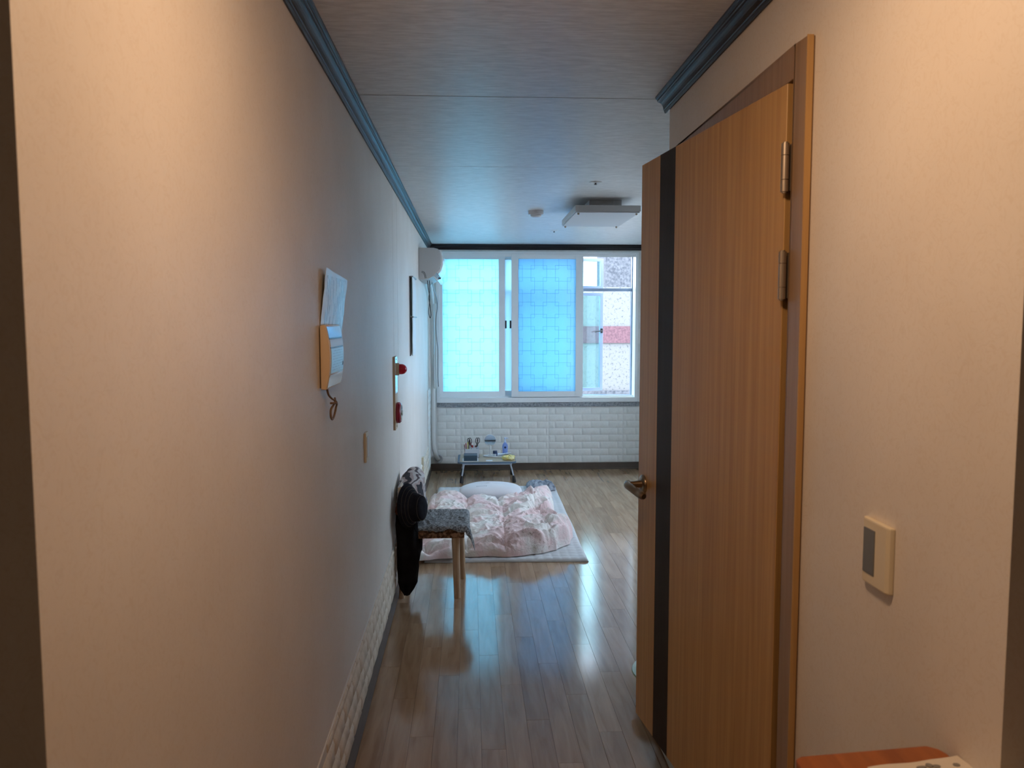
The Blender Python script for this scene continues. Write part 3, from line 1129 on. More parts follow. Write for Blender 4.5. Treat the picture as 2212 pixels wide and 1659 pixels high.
# ------------------------------------------------------------------ air conditioner
ac = empty('air_conditioner', (XL, 6.9, 1.86), 'white split air conditioner high on the left wall by the window', 'air conditioner')
acp = [(XL + .002, 1.868), (XL + .002, 2.124), (-.300, 2.124), (-.265, 2.116), (-.246, 2.100), (-.240, 2.05), (-.242, 1.985), (-.262, 1.935), (-.300, 1.895), (-.335, 1.874), (-.370, 1.868)]
MB().prism(acp, 'y', 6.52, 7.34).build('body', M['ac_side'], ac, bevel=.004, smooth=True)
fp = [(-.258, 2.110), (-.236, 2.098), (-.224, 2.04), (-.222, 1.985), (-.240, 1.935), (-.262, 1.910), (-.275, 1.925), (-.250, 1.955), (-.244, 2.05)]
MB().prism(fp, 'y', 6.526, 7.334).build('front_panel', M['ac_front'], ac, bevel=.003, smooth=True)
va = MB().prism([(-.300, 1.889), (-.268, 1.860), (-.238, 1.877), (-.241, 1.883), (-.268, 1.868), (-.296, 1.894)], 'y', 6.53, 7.33).build('louver', M['ac_front'], ac)
box((-.262, 6.5285, 1.872), (-.240, 6.534, 1.8835)).build('louver_slot', M['cable_dark'], ac)
kk = [(XL + .022 + .030 * math.cos(a), 6.519, 1.876 + .050 * math.sin(a)) for a in [k * math.pi / 2 / 8 for k in range(9)]]
MB().tube(kk, .0014, 6).tube([(a[0] + (a[0] - XL) * .18, a[1], a[2] + (a[2] - 1.87) * .12) for a in kk], .0014, 6).build('knockout', M['cable_dark'], ac)

# power cords below the unit
c1 = catmull([(-.36, 6.72, 1.87), (-.355, 6.74, 1.80), (-.345, 6.76, 1.74), (-.350, 6.78, 1.66), (-.356, 6.8, 1.60), (-.345, 6.8, 1.555), (-.336, 6.8, 1.58), (-.340, 6.79, 1.64), (-.352, 6.77, 1.72), (-.342, 6.75, 1.79), (-.345, 6.72, 1.87)], 7)
tag(MB().tube(c1, .0032, 7).build('power_cord', M['cable_dark'], base=(-.35, 6.78, 1.55), smooth=True), 'dark cord looped below the air conditioner', 'cord')
c2 = catmull([(-.33, 6.95, 1.86), (-.325, 7.2, 1.80), (-.320, 7.6, 1.74), (-.322, 7.75, 1.66), (-.335, 7.8, 1.57), (-.338, 7.8, 1.45), (-.330, 7.8, 1.33), (-.322, 7.8, 1.22), (-.325, 7.82, 1.0), (-.320, 7.85, .88)], 7)
tag(MB().tube(c2, .0038, 7).build('power_cord', M['rocker'], base=(-.33, 7.7, .88), smooth=True), 'long thin cable hanging down the window edge from the air conditioner', 'cord')

# white drain hose in the corner
dh = empty('drain_hose', (-.34, 7.98, .1), 'thick white drain hose running down the corner into a wall ring', 'hose')
hp = catmull([(-.375, 7.36, 1.88), (-.380, 7.60, 1.84), (-.380, 7.86, 1.74), (-.378, 7.905, 1.55), (-.378, 7.905, 1.2), (-.377, 7.905, .85), (-.380, 7.905, .5), (-.378, 7.905, .30), (-.366, 7.92, .21), (-.345, 7.96, .15), (-.338, 8.0, .128)], 8)
MB().tube(hp, .0225, 14).build('hose', M['pipe'], dh, smooth=True)
MB().lathe([(.046, 0), (.046, .024), (.040, .030), (.034, .029), (.030, .018)], (-.332, 8.022, .128), (0, -1, 0), 28).build('wall_ring', M['ac_side'], dh, smooth=True)
h2 = catmull([(-.352, 7.86, 1.70), (-.344, 7.87, 1.5), (-.344, 7.87, 1.1), (-.345, 7.87, .90), (-.352, 7.87, .868), (-.362, 7.87, .872), (-.364, 7.87, .92), (-.362, 7.87, 1.2)], 8)
tag(MB().tube(h2, .0075, 8).build('thin_tube', M['pipe'], base=(-.35, 7.87, .87), smooth=True), 'thin grey tube with a bent end hanging before the drain hose', 'tube')

# ------------------------------------------------------------------ ceiling fittings
cl = empty('ceiling_light', (.87, 5.36, H), 'flat rectangular white ceiling light, switched off', 'ceiling light')
box((.765, 5.10, 2.252), (.975, 5.63, H)).build('mount', M['lamp_frame'], cl, bevel=.003)
box((.662, 4.995, 2.214), (1.078, 5.735, 2.252)).build('housing', M['lamp_frame'], cl, bevel=.003)
box((.668, 5.001, 2.206), (1.072, 5.729, 2.214)).build('diffuser', M['lamp_panel'], cl, bevel=.002)
for ax in (.685, 1.055):
    for ay in (5.02, 5.71):
        MB().lathe([(.007, 0), (.007, .009), (.004, .013)], (ax, ay, 2.207), (0, 0, -1), 12).build('clip_bolt', M['hinge'], cl)

sd = empty('smoke_detector', (.465, 5.62, H), 'round white smoke detector on the ceiling left of the ceiling light', 'smoke detector')
MB().lathe([(.053, 0), (.053, .022), (.050, .026), (.037, .026)], (.465, 5.62, H), (0, 0, -1), 28).build('base', M['detector'], sd, smooth=True)
MB().lathe([(.037, .024), (.039, .030), (.037, .038), (.022, .045), (.008, .046)], (.465, 5.62, H), (0, 0, -1), 28).build('sensor_cap', M['detector'], sd, smooth=True)

for (sx, sy, lab) in ((.704, 4.46, 'ceiling sprinkler head nearer the camera than the ceiling light'), (.72, 6.81, 'ceiling sprinkler head between the smoke detector and the window')):
    sp = empty('sprinkler_head', (sx, sy, H), lab, 'sprinkler', 'ceiling sprinklers')
    MB().lathe([(.036, 0), (.036, .002), (.024, .007), (.020, .005)], (sx, sy, H), (0, 0, -1), 24).build('escutcheon', M['white_plastic'], sp, smooth=True)
    MB().lathe([(.006, .003), (.005, .012), (.009, .013), (.009, .0145), (.004, .016)], (sx, sy, H), (0, 0, -1), 14).build('head', M['rocker'], sp, smooth=True)

# warm flush lamp in the corridor ceiling (above the frame)
LX, LY = .14, 1.06
lp = empty('corridor_lamp', (LX, LY, H), 'warm round flush ceiling lamp lighting the corridor', 'ceiling light')
MB().lathe([(.13, 0), (.13, .02), (.125, .024)], (LX, LY, H), (0, 0, -1), 32).build('base', M['lamp_frame'], lp, smooth=True)
MB().lathe([(.120, .024), (.118, .034), (.10, .042), (.05, .046), (.01, .047)], (LX, LY, H), (0, 0, -1), 32).build('diffuser', lamp_glow_mat(), lp, smooth=True)
ld = bpy.data.lights.new('corridor_lamp_light', 'POINT')
ld.shadow_soft_size = .06
ld.energy = LAMP_W
ld.color = (1.0, .645, .385)
lo = bpy.data.objects.new('corridor_lamp_light', ld)
COL.objects.link(lo)
lo.parent = lp
lo.location = (0, 0, -.115)
ld3 = bpy.data.lights.new('corridor_lamp_downlight', 'AREA')
ld3.shape = 'DISK'
ld3.size = .22
ld3.energy = LAMP_DOWN_W
ld3.color = ld.color
lo3 = bpy.data.objects.new('corridor_lamp_downlight', ld3)
COL.objects.link(lo3)
lo3.parent = lp
lo3.location = (0, 0, -.052)

# unseen lamp added behind the camera to lift the dark near wall ends
lp2 = empty('entry_fill_lamp', (.1, -.9, H), 'added round fill lamp on the entry ceiling, unseen behind the camera', 'ceiling light')
MB().lathe([(.11, 0), (.11, .02), (.105, .024)], (.1, -.9, H), (0, 0, -1), 32).build('base', M['lamp_frame'], lp2, smooth=True)
MB().lathe([(.100, .024), (.098, .034), (.08, .042), (.01, .045)], (.1, -.9, H), (0, 0, -1), 32).build('diffuser', lamp_glow_mat(), lp2, smooth=True)
l2 = bpy.data.lights.new('entry_fill_light', 'AREA')
l2.shape = 'DISK'
l2.size = .2
l2.energy = ENTRY_FILL_W
l2.color = (1.0, .70, .45)
lo2 = bpy.data.objects.new('entry_fill_light', l2)
COL.objects.link(lo2)
lo2.parent = lp2
lo2.location = (0, 0, -.05)

# ------------------------------------------------------------------ bedding
# quilted pad
px0, px1, py0, py1 = -.30, .742, 4.905, 7.13


def padfn(u, v):
    xx_ = px0 + (px1 - px0) * u
    yy_ = py0 + (py1 - py0) * v
    q = abs(math.sin(math.pi * (xx_ - px0) / .058)) ** .5 * abs(math.sin(math.pi * (yy_ - py0) / .058)) ** .5
    e = min(1, min(u, 1 - u) * (px1 - px0) / .02, min(v, 1 - v) * (py1 - py0) / .02)
    bumpy = .012 * max(0, nz(xx_ * 4 + 3, 1.3)) * max(0, 1 - v * 25)
    zz = .004 + (.014 + .006 * q + .004 * nz(xx_ * 3, yy_ * 3)) * math.sqrt(max(e, 0)) + bumpy
    sk = -.05 * (1 - u) * 0 + .02 * (v)
    return (xx_ + .008 * nz(yy_ * 2, 0) + .030 * v * (u), yy_ - .035 * u * (1 - v) + .012 * nz(xx_ * 4, 7) + .03 * u * v, zz)


pm = MB().grid(padfn, 128, 270)
nn_ = 128
ring = [i for i in range(nn_)] + [j * nn_ + nn_ - 1 for j in range(1, 270)] + [269 * nn_ + i for i in range(nn_ - 2, -1, -1)] + [j * nn_ for j in range(268, 0, -1)]
n0 = len(pm.v)
pm.v += [Vector((pm.v[i].x, pm.v[i].y, .001)) for i in ring]
for i in range(len(ring)):
    j = (i + 1) % len(ring)
    pm.f.append((ring[i], n0 + i, n0 + j, ring[j]))
pm.f.append(tuple(n0 + i for i in range(len(ring))))
tag(pm.build('sleeping_pad', M['pad'], base=(.22, 6.0, 0), smooth=True), 'thin grey quilted sleeping pad on the floor under the pink duvet', 'sleeping pad')

# duvet


def lerp_list(l, t):
    k = t * (len(l) - 1)
    i = min(int(k), len(l) - 2)
    f = k - i
    f = f * f * (3 - 2 * f)
    return l[i] * (1 - f) + l[i + 1] * f


RXT = [.56, .665, .70, .665, .655, .645, .64, .655, .66, .66]
YN = [4.860, 4.89, 4.925, 4.925, 4.915, 4.96, 5.05]
YF = [6.42, 6.44, 6.36, 6.34, 6.36, 6.43, 6.46]


def duv(u, v):
    xl = -.345 + .02 * nz(v * 5, 3.3)
    xr = lerp_list(RXT, v) + .018 * nz(v * 11, 9)
    xx_ = xl + (xr - xl) * u
    ya = lerp_list(YN, u) + .018 * nz(u * 9, 2)
    yb = lerp_list(YF, u) + .03 * nz(u * 8, 5)
    yy_ = ya + (yb - ya) * v
    e = min(u * (xr - xl), (1 - u) * (xr - xl), v * (yb - ya), (1 - v) * (yb - ya))
    k = max(0, min(1, e / .115))
    dome = math.sqrt(1 - (1 - k) ** 2)
    # tufted quilting: lattice of stitched points, channels between them, creases radiating from the points
    wx = xx_ + .040 * nz(xx_ * 3, yy_ * 3, 1) + .03
    wy = yy_ + .045 * nz(xx_ * 3, yy_ * 3, 4) + .02
    cx, cy = abs(math.sin(math.pi * wx / .262)), abs(math.sin(math.pi * wy / .262))
    puff = .55 * (cx ** .5) * (cy ** .5) + .45 * (1 - (1 - cx) * (1 - cy))
    gx, gy = round(wx / .262), round(wy / .262)
    tx, ty_ = wx - gx * .262, wy - gy * .262
    rr = math.hypot(tx, ty_)
    tht = math.atan2(ty_, tx)
    crease = math.cos(7 * tht + 3 * gx + 5 * gy + 1.5 * math.sin(2 * tht + gx)) * math.exp(-rr / .075) * min(1, rr / .02)
    near = 1 - min(cx, cy)
    wr = 1 - abs(nz(xx_ * 11 + 2 * nz(yy_ * 5, xx_ * 4), yy_ * 7, 2)) * 2.4
    wr2 = 1 - abs(nz(xx_ * 24 + yy_ * 6, yy_ * 26, 6)) * 2.4
    right = max(0, (u - .45) / .55)
    hill = .040 * nz(xx_ * 2.6 + 5, yy_ * 2.2, 8) + .050 * right * (1 - .75 * v)
    diag = abs(nz(xx_ * 4.2 + yy_ * 3.0, yy_ * 5.0 - xx_ * 4, 12))
    fold = .050 * (.25 + .75 * right) * (1 - min(1, diag * 4.0))
    far = .030 * math.exp(-((v - .93) / .06) ** 2) * .5
    zz = .026 + dome * (.030 + .066 * puff + hill + fold + far + .013 * crease + .010 * wr * (.35 + near) + .007 * wr2 * (.3 + near) - .030 * math.exp(-(rr / .045) ** 2))
    zz = max(zz, .0205)
    if k < .02: zz = .020
    return (xx_, yy_, zz + .009)


NU, NV = 210, 290
dm = MB().grid(duv, NU, NV)
ring = [i for i in range(NU)] + [j * NU + NU - 1 for j in range(1, NV)] + [(NV - 1) * NU + i for i in range(NU - 2, -1, -1)] + [j * NU for j in range(NV - 2, 0, -1)]
dm.f.append(tuple(ring))
tag(dm.build('duvet', M['duvet'], base=(.17, 5.7, .02), smooth=True), 'rumpled pale pink floral duvet spread on the sleeping pad', 'duvet')

# pillow
pl_ = empty('pillow', (.165, 6.63, .02), 'plump white pillow at the head of the pink duvet', 'pillow')


def pilfn(u, v):
    th = 2 * math.pi * u
    ph = math.pi * (v - .5)
    def sp_(w, m): return math.copysign(abs(w) ** m, w)
    cx_, sx_ = sp_(math.cos(th), .62), sp_(math.sin(th), .62)
    r = sp_(math.cos(ph), .8)
    z_ = math.sin(ph)
    xx_ = .265 * r * cx_
    yy_ = .175 * r * sx_
    zz = .070 * sp_(z_, .9) * (1 - .16 * abs(cx_) ** 3) + .004 * nz(xx_ * 9, yy_ * 9, z_)
    return (.165 + xx_, 6.63 + yy_ + .02 * nz(xx_ * 3, 2), max(.029, .090 + zz - .004))


MB().grid(pilfn, 72, 40, closeu=True).build('cushion', M['pillow'], pl_, smooth=True)
pd = MB()
for k in range(7):
    xx_ = .045 + .013 * k
    yy_ = 6.535
    zt = .1440 + .0006 * k
    pd.box((xx_, yy_ - .003, zt - .004), (xx_ + .007, yy_ + .003, zt + .002))
# keep the print hugging the pillow surface
pd.build('printed_mark', M['print'], pl_)

# folded grey cloth


def gcl(u, v):
    xx_ = .50 + .25 * u + .012 * nz(v * 6, 1)
    yy_ = 6.88 + .24 * v + .015 * nz(u * 6, 4)
    k = max(0, min(1, min(u, 1 - u) * 8, min(v, 1 - v) * 8))
    zz = .028 + math.sqrt(k) * (.046 + .022 * nz(u * 6, v * 6, 2) + .012 * abs(nz(u * 15, v * 13, 5)))
    return (xx_, yy_, zz)


gm = MB().grid(gcl, 46, 42)
tag(gm.build('folded_cloth', M['grey_cloth'], base=(.62, 7.0, .018), smooth=True), 'crumpled grey-blue cloth at the top right corner of the sleeping pad', 'cloth')

# ------------------------------------------------------------------ chair with clothes
ch = empty('chair', (-.22, 4.42, 0), 'pale wooden chair against the left wall under a heap of clothes', 'chair')
MB().tube([(-.080, 4.262, 0), (-.084, 4.264, .2), (-.088, 4.268, .362)], [.0175, .020, .023], 16).build('leg', M['chair_wood'], ch, smooth=True)
MB().tube([(-.052, 4.590, 0), (-.060, 4.588, .2), (-.068, 4.584, .362)], [.0175, .020, .023], 16).build('leg', M['chair_wood'], ch, smooth=True)
MB().tube([(-.385, 4.275, 0), (-.372, 4.275, .36), (-.385, 4.275, .62)], [.016, .019, .016], 14).build('leg', M['chair_wood'], ch, smooth=True)
MB().tube([(-.385, 4.580, 0), (-.372, 4.580, .36), (-.385, 4.580, .62)], [.016, .019, .016], 14).build('leg', M['chair_wood'], ch, smooth=True)
for yy in (4.268, 4.585):
    MB().cyl((-.375, yy, .345), (-.085, yy, .345), .010, n=10).build('seat_rail', M['chair_wood'], ch, smooth=True)
box((-.392, 4.262, .53), (-.376, 4.594, .625)).build('backrest', M['chair_wood'], ch, bevel=.006)
# padded seat
se = MB()


def seatfn(u, v):
    xx_ = -.372 + .335 * u
    yy_ = 4.232 + .388 * v
    k = max(0, min(1, min(u, 1 - u) * 9, min(v, 1 - v) * 9))
    return (xx_, yy_, .372 + .026 * math.sqrt(k) + .006 * math.sin(math.pi * u))


se.grid(seatfn, 26, 28)
se.box((-.370, 4.234, .344), (-.039, 4.618, .374))
se.build('seat', M['seat_fabric'], ch, smooth=True)

# grey shawl over the seat


def shw(u, v):
    # u across x (wall -> room), v across y (near -> far)
    xx_ = -.345 + .385 * u
    yy_ = 4.205 + .430 * v
    zz = .408 + .006 * nz(xx_ * 12, yy_ * 14, 1) + .004 * (1 - abs(nz(xx_ * 30 + yy_ * 6, yy_ * 9, 4)) * 3)
    corner = max(0, 1 - v * 1.9)
    if xx_ > -.050:
        d = xx_ + .050
        drop = max(0, d - .018) * (.62 + .50 * corner) + .010 * min(1, d / .03) ** 2
        xx_ = -.050 + .034 * math.sin(min(1, d / .035) * math.pi / 2) + drop * (.10 + .30 * corner) + .005 * nz(yy_ * 26, 2) * min(1, d / .05)
        zz -= drop
        yy_ -= .10 * drop * corner
    if v < .10:
        t = (.10 - v) / .10
        zz -= .020 * t ** 1.5 * (1 + .9 * nz(u * 6, 8)) + (.018 * t * t if u > .8 else 0)
        yy_ += .012 * t * t
    return (xx_, yy_, zz)


tag(MB().grid(shw, 70, 60).build('shawl', M['shawl'], base=(-.2, 4.42, .40), solid=.003, smooth=True), 'grey speckled shawl spread over the chair seat', 'shawl')


def loft(sections, n=40, seed=0, amp=.008, folds=7):
    """sections: (z, cx, cy, rx, ry); vertical cloth bundle with folds"""
    m = MB()
    S = len(sections)
    def fn(u, v):
        k = v * (S - 1)
        i = min(int(k), S - 2)
        t = k - i
        t = t * t * (3 - 2 * t)
        z_, cx_, cy_, rx, ry = [a * (1 - t) + b * t for a, b in zip(sections[i], sections[i + 1])]
        th = 2 * math.pi * u
        f = 1 + .10 * math.sin(th * folds + seed + 2 * nz(v * 3, seed)) + .22 * nz(math.cos(th) * 1.6 + seed, math.sin(th) * 1.6, v * 3)
        return (cx_ + math.cos(th) * rx * f, cy_ + math.sin(th) * ry * f, z_ + amp * nz(th, v * 6, seed))
    m.grid(fn, n, 36, closeu=True)
    m.f.append(tuple(range(n)))
    m.f.append(tuple((36 - 1) * n + i for i in range(n)))
    return m


# long black garment hanging at the near side of the back
bl = loft([(.045, -.352, 4.195, .014, .012), (.075, -.352, 4.195, .035, .022), (.12, -.347, 4.195, .052, .028), (.20, -.343, 4.195, .059, .030), (.32, -.345, 4.195, .058, .030), (.42, -.350, 4.205, .057, .030), (.50, -.354, 4.225, .048, .022), (.56, -.364, 4.232, .034, .014)], seed=1, folds=5)
tag(bl.build('black_trousers', M['black_cloth'], base=(-.35, 4.2, .04), smooth=True), 'long black garment hanging from the chair back almost to the floor', 'garment')
bl2 = loft([(.165, -.318, 4.46, .020, .05), (.22, -.315, 4.46, .030, .08), (.30, -.310, 4.46, .030, .10), (.338, -.325, 4.46, .030, .10)], seed=4, folds=4)
tag(bl2.build('black_jacket', M['black_cloth'], base=(-.32, 4.46, .16), smooth=True), 'shorter black garment hanging under the chair seat', 'garment')
# zigzag print shirt draped over the top of the back


def zz_shirt(u, v):
    # v along y (chair width), u over the back from wall side to room side
    y = 4.245 + .40 * v
    edge = math.sin(math.pi * min(1, max(0, .06 + .88 * v))) ** .35
    top = .610 + .075 * v
    a = (u - .5) * 2
    sp_ = .040 + .030 * math.sin(math.pi * v) ** .7
    cx_ = -.352 + .020 * v
    if abs(a) < .4:
        th = a / .4 * math.pi / 2
        xx_ = cx_ + sp_ * math.sin(th)
        zz = top - .045 + .045 * math.cos(th) * edge
    else:
        s = math.copysign(1, a)
        t = (abs(a) - .4) / .6
        ln = .11 if s < 0 else .175
        xx_ = cx_ + s * (sp_ + .014 * t + .008 * nz(y * 22, t * 3))
        zz = top - .045 - ln * t * edge
    xx_ = max(xx_, XL + .012)
    return (xx_ + .006 * nz(y * 18, zz * 14, 3), y, zz + .008 * nz(y * 14, xx_ * 30, 6))


tag(MB().grid(zz_shirt, 48, 40).build('print_shirt', M['zigzag'], base=(-.35, 4.45, .45), solid=.006, smooth=True), 'grey and dark zigzag print shirt over the top of the chair back', 'garment')
bc = loft([(.478, -.390, 4.222, .018, .02), (.50, -.388, 4.222, .024, .03), (.535, -.385, 4.225, .020, .028), (.56, -.385, 4.23, .012, .02)], n=24, seed=8, folds=4)
tag(bc.build('rust_scarf', M['brown_cloth'], base=(-.39, 4.22, .48), smooth=True), 'rust-brown scrap of cloth showing beside the black hat by the wall', 'garment')
# bucket hat
hat_c = Vector((-.340, 4.190, .535))
hat_ax = Vector((.80, -.58, .02)).normalized()
ht = empty('bucket_hat', hat_c, 'black bucket hat with tan stitching hung on the chair back', 'hat')
prof = [(.122, -.006), (.125, -.002), (.122, .002), (.104, .022), (.088, .040), (.080, .046), (.072, .082), (.066, .098), (.055, .104), (.020, .106)]
MB().lathe(prof, hat_c, hat_ax, 40, sx=1.0, sy=.66, refx=(-.12, 0, 1)).build('crown_and_brim', M['navy_cloth'], ht, smooth=True)
a_ = Vector((-.12, 0, 1))
a_ = (a_ - hat_ax * a_.dot(hat_ax)).normalized()
b_ = hat_ax.cross(a_)
for r, hh in ((.1105, .0160), (.0955, .0325), (.0815, .0465), (.0675, .0975)):
    pts = [hat_c + hat_ax * hh + (a_ * math.cos(t) + b_ * math.sin(t) * .66) * r for t in [2 * math.pi * k / 48 for k in range(48)]]
    MB().tube(pts, .0010, 6, closed=True).build('stitch_line', M['stitch'], ht)
ds = catmull([(-.298, 4.20, .475), (-.296, 4.195, .455), (-.303, 4.19, .438), (-.305, 4.185, .420), (-.300, 4.182, .408), (-.296, 4.180, .398)], 6)
MB().tube(ds, .0035, 8).build('drawstring', M['black_cloth'], ht, smooth=True)

# ------------------------------------------------------------------ low folding table
tb = empty('folding_table', (.15, 7.5, 0), 'low folding lap table in front of the white brick wall', 'table')
TX0, TX1, TY0, TY1, TZ = -.128, .428, 7.36, 7.80, .205
def rrect(x0, x1, y0, y1, r, n=5):
    pts = []
    for cx_, cy_, a0 in ((x1 - r, y1 - r, 0), (x0 + r, y1 - r, 90), (x0 + r, y0 + r, 180), (x1 - r, y0 + r, 270)):
        for k in range(n + 1):
            a = math.radians(a0 + 90 * k / n)
            pts.append((cx_ + r * math.cos(a), cy_ + r * math.sin(a)))
    return pts


MB().prism(rrect(TX0, TX1, TY0, TY1, .035), 'z', TZ - .018, TZ - .001).build('rim', M['table_rim'], tb, bevel=.002)
MB().prism(rrect(TX0 + .022, TX1 - .006, TY0 + .006, TY1 - .008, .028), 'z', TZ - .002, TZ + .001).build('top', M['table_top'], tb)
box((TX0 + .045, TY0 + .020, TZ - .032), (TX1 - .040, TY0 + .034, TZ - .018)).build('front_rail', M['table_metal'], tb, bevel=.002)
box((TX0 + .045, TY1 - .034, TZ - .032), (TX1 - .040, TY1 - .020, TZ - .018)).build('rear_rail', M['table_metal'], tb, bevel=.002)
for (xa, xb, yy) in ((-.068, -.088, TY0 + .027), (.372, .404, TY0 + .027), (-.068, -.088, TY1 - .027), (.372, .404, TY1 - .027)):
    lg = MB().cyl((xa, yy, TZ - .025), (xb, yy, .055), .0075, n=12).build('leg', M['table_metal'], tb, smooth=True)
    ORG[lg.name] = ORG[tb.name]
    dxx = (xb - xa) * .28
    MB().tube([(xb - dxx * .3, yy, .068), (xb, yy, .05), (xb + dxx * .35, yy, .015), (xb + dxx * .4, yy, 0)], [.010, .0145, .0185, .018], 14).build('foot', M['black_plastic'], lg, smooth=True)

ZT = TZ + .001
# dark box on a paper sheet
tag(box((-.082, 7.385, ZT), (.068, 7.555, ZT + .0012)).build('white_sheet', M['white_paper'], base=(0, 7.47, ZT)), 'white sheet under the dark teal box on the low table', 'paper')
bx_ = empty('dark_box', (-.006, 7.47, ZT + .0012), 'flat dark teal box on the left of the low table', 'box')
box((-.068, 7.40, ZT + .0012), (.058, 7.54, ZT + .038)).build('body', M['box_teal'], bx_, bevel=.003)
box((-.0695, 7.3985, ZT + .038), (.0595, 7.5415, ZT + .054)).build('lid', M['box_teal'], bx_, bevel=.003)
# desk caddy
cy_ = empty('pen_caddy', (.008, 7.62, ZT), 'cloudy white caddy full of pens behind the dark teal box', 'caddy')
cm = MB()
ca, cb_, cc, cd_ = -.060, .078, 7.575, 7.665
cm.box((ca, cc, ZT), (cb_, cd_, ZT + .004))
cm.box((ca, cc, ZT), (cb_, cc + .003, ZT + .088))
cm.box((ca, cd_ - .003, ZT), (cb_, cd_, ZT + .105))
cm.box((ca, cc, ZT), (ca + .003, cd_, ZT + .096))
cm.box((cb_ - .003, cc, ZT), (cb_, cd_, ZT + .096))
cm.box((-.012, cc, ZT), (-.009, cd_, ZT + .085))
cm.build('bin', M['clear_plastic'], cy_)
for (xx_, yy_, hgt, tilt, mt, lab) in ((-.052, 7.60, .125, -.10, 'pen_brown', 'brown pen at the left end of the caddy'), (-.043, 7.62, .135, -.05, 'pen_red', 'dark red pen left of the yellow pen in the caddy'),
                                        (-.034, 7.60, .148, .02, 'pen_yellow', 'yellow-topped pen in the caddy'), (-.024, 7.63, .160, .03, 'black_plastic', 'tall black pen in the caddy beside the scissors'),
                                        (-.017, 7.60, .140, .08, 'pen_white', 'white pen in the middle of the caddy'), (.012, 7.635, .138, -.1, 'pen_red', 'bright red pen leaning behind the scissors')):
    e_ = empty('pen', (xx_, yy_, ZT + .005), lab, 'pen', 'pens in the caddy')
    d_ = Vector((math.sin(tilt), 0, math.cos(tilt)))
    p_ = Vector((xx_, yy_, ZT + .005))
    MB().cyl(p_, p_ + d_ * hgt * .8, .0042, n=10).build('barrel', M[mt], e_, smooth=True)
    MB().tube([p_ + d_ * hgt * .8, p_ + d_ * hgt * .95, p_ + d_ * hgt], [.0050, .0050, .003], 10).build('cap', M[mt] if mt != 'pen_white' else M['pen_brown'], e_, smooth=True)
for (xx_, tilt, lab) in ((.018, -.20, 'black-handled scissors leaning left in the caddy'), (.048, .10, 'black-handled scissors at the right end of the caddy')):
    e_ = empty('scissors', (xx_, 7.61, ZT + .006), lab, 'scissors', 'scissors in the caddy')
    R_ = Matrix.Translation((xx_, 7.61, ZT + .006)) @ Matrix.Rotation(tilt, 4, 'Y')
    MB().box((-.006, -.0015, 0), (.006, .0015, .10)).xf(R_).build('blade', M['chrome'], e_)
    for s_ in (-1, 1):
        oval = [(s_ * .004 + .011 * math.cos(t) + s_ * .004, 0.004 * s_, .160 + .026 * math.sin(t)) for t in [2 * math.pi * k / 24 for k in range(24)]]
        MB().tube(oval, .0033, 8, closed=True).tube([(s_ * .002, .004 * s_, .095), (s_ * .006, .004 * s_, .137)], [.004, .004], 8).xf(R_).build('handle', M['black_plastic'], e_, smooth=True)
e_ = empty('label_tag', (.045, 7.585, ZT + .06), 'small white card with red print standing in the caddy', 'card')
box((.000, 7.640, ZT + .030), (.062, 7.643, ZT + .118)).build('card', M['white_paper'], e_)
box((.004, 7.6395, ZT + .092), (.022, 7.640, ZT + .115)).build('red_print', M['pen_red'], e_)
box((.036, 7.6395, ZT + .094), (.052, 7.640, ZT + .112)).build('dark_print', M['pen_brown'], e_)

# tray
tr = MB().lathe([(.95, 0), (1.0, .003), (1.0, .010), (.96, .012), (.94, .006), (.2, .006)], (.270, 7.66, ZT), (0, 0, 1), 40, sx=.152, sy=.078, refx=(1, 0, 0))
tag(tr.build('tray', M['white_plastic'], base=(.27, 7.66, ZT), smooth=True), 'oval white tray holding the round mirror on the low table', 'tray')
# mirror
mi = empty('table_mirror', (.188, 7.66, ZT + .006), 'round white table mirror standing on the oval tray', 'mirror')
MB().lathe([(.022, 0), (.022, .004), (.008, .007)], (.188, 7.665, ZT + .006), (0, 0, 1), 20).build('foot', M['white_plastic'], mi, smooth=True)
MB().cyl((.188, 7.665, ZT + .008), (.188, 7.672, ZT + .110), .0065, n=14).build('stem', M['white_plastic'], mi, smooth=True)
mc = Vector((.188, 7.668, ZT + .158))
ma = Vector((0, -1, -.10)).normalized()
MB().lathe([(.055, -.006), (.0585, -.003), (.0585, .003), (.056, .005), (.054, .0035)], mc, ma, 40).build('rim', M['white_plastic'], mi, smooth=True)
MB().lathe([(.0545, .003), (.0545, .0042)], mc, ma, 40).build('glass', M['mirror'], mi)
# jar
ja = empty('cream_jar', (.232, 7.64, ZT + .006), 'small white jar with a deep blue lid on the tray', 'jar')
MB().lathe([(.019, 0), (.020, .004), (.020, .024), (.018, .026)], (.234, 7.625, ZT + .0065), (0, 0, 1), 22).build('body', M['jar_white'], ja, smooth=True)
MB().lathe([(.0215, .026), (.0215, .052), (.0195, .055)], (.234, 7.625, ZT + .0065), (0, 0, 1), 22).build('lid', M['blue_lid'], ja, smooth=True)
sa = on_wall_quad([(.246, 7.60, ZT + .048), (.256, 7.60, ZT + .045), (.256, 7.598, ZT + .013), (.246, 7.598, ZT + .013)], 4, 6, .001)
tag(sa.build('sachet', M['navy_print'], base=(.25, 7.6, ZT + .01), solid=.0012), 'small navy and white sachet leaning on the cream jar', 'sachet')
# tissue
def tisf(u, v):
    return (.262 + .13 * u, 7.62 + .09 * v + .03 * u, ZT + .0135 + .016 * u * (1 - v) + .005 * nz(u * 6, v * 5) + .006)
tag(MB().grid(tisf, 18, 14).build('tissue', M['tissue'], base=(.32, 7.66, ZT + .012), solid=.002, smooth=True), 'white tissue lying on the tray beside the jar', 'tissue')
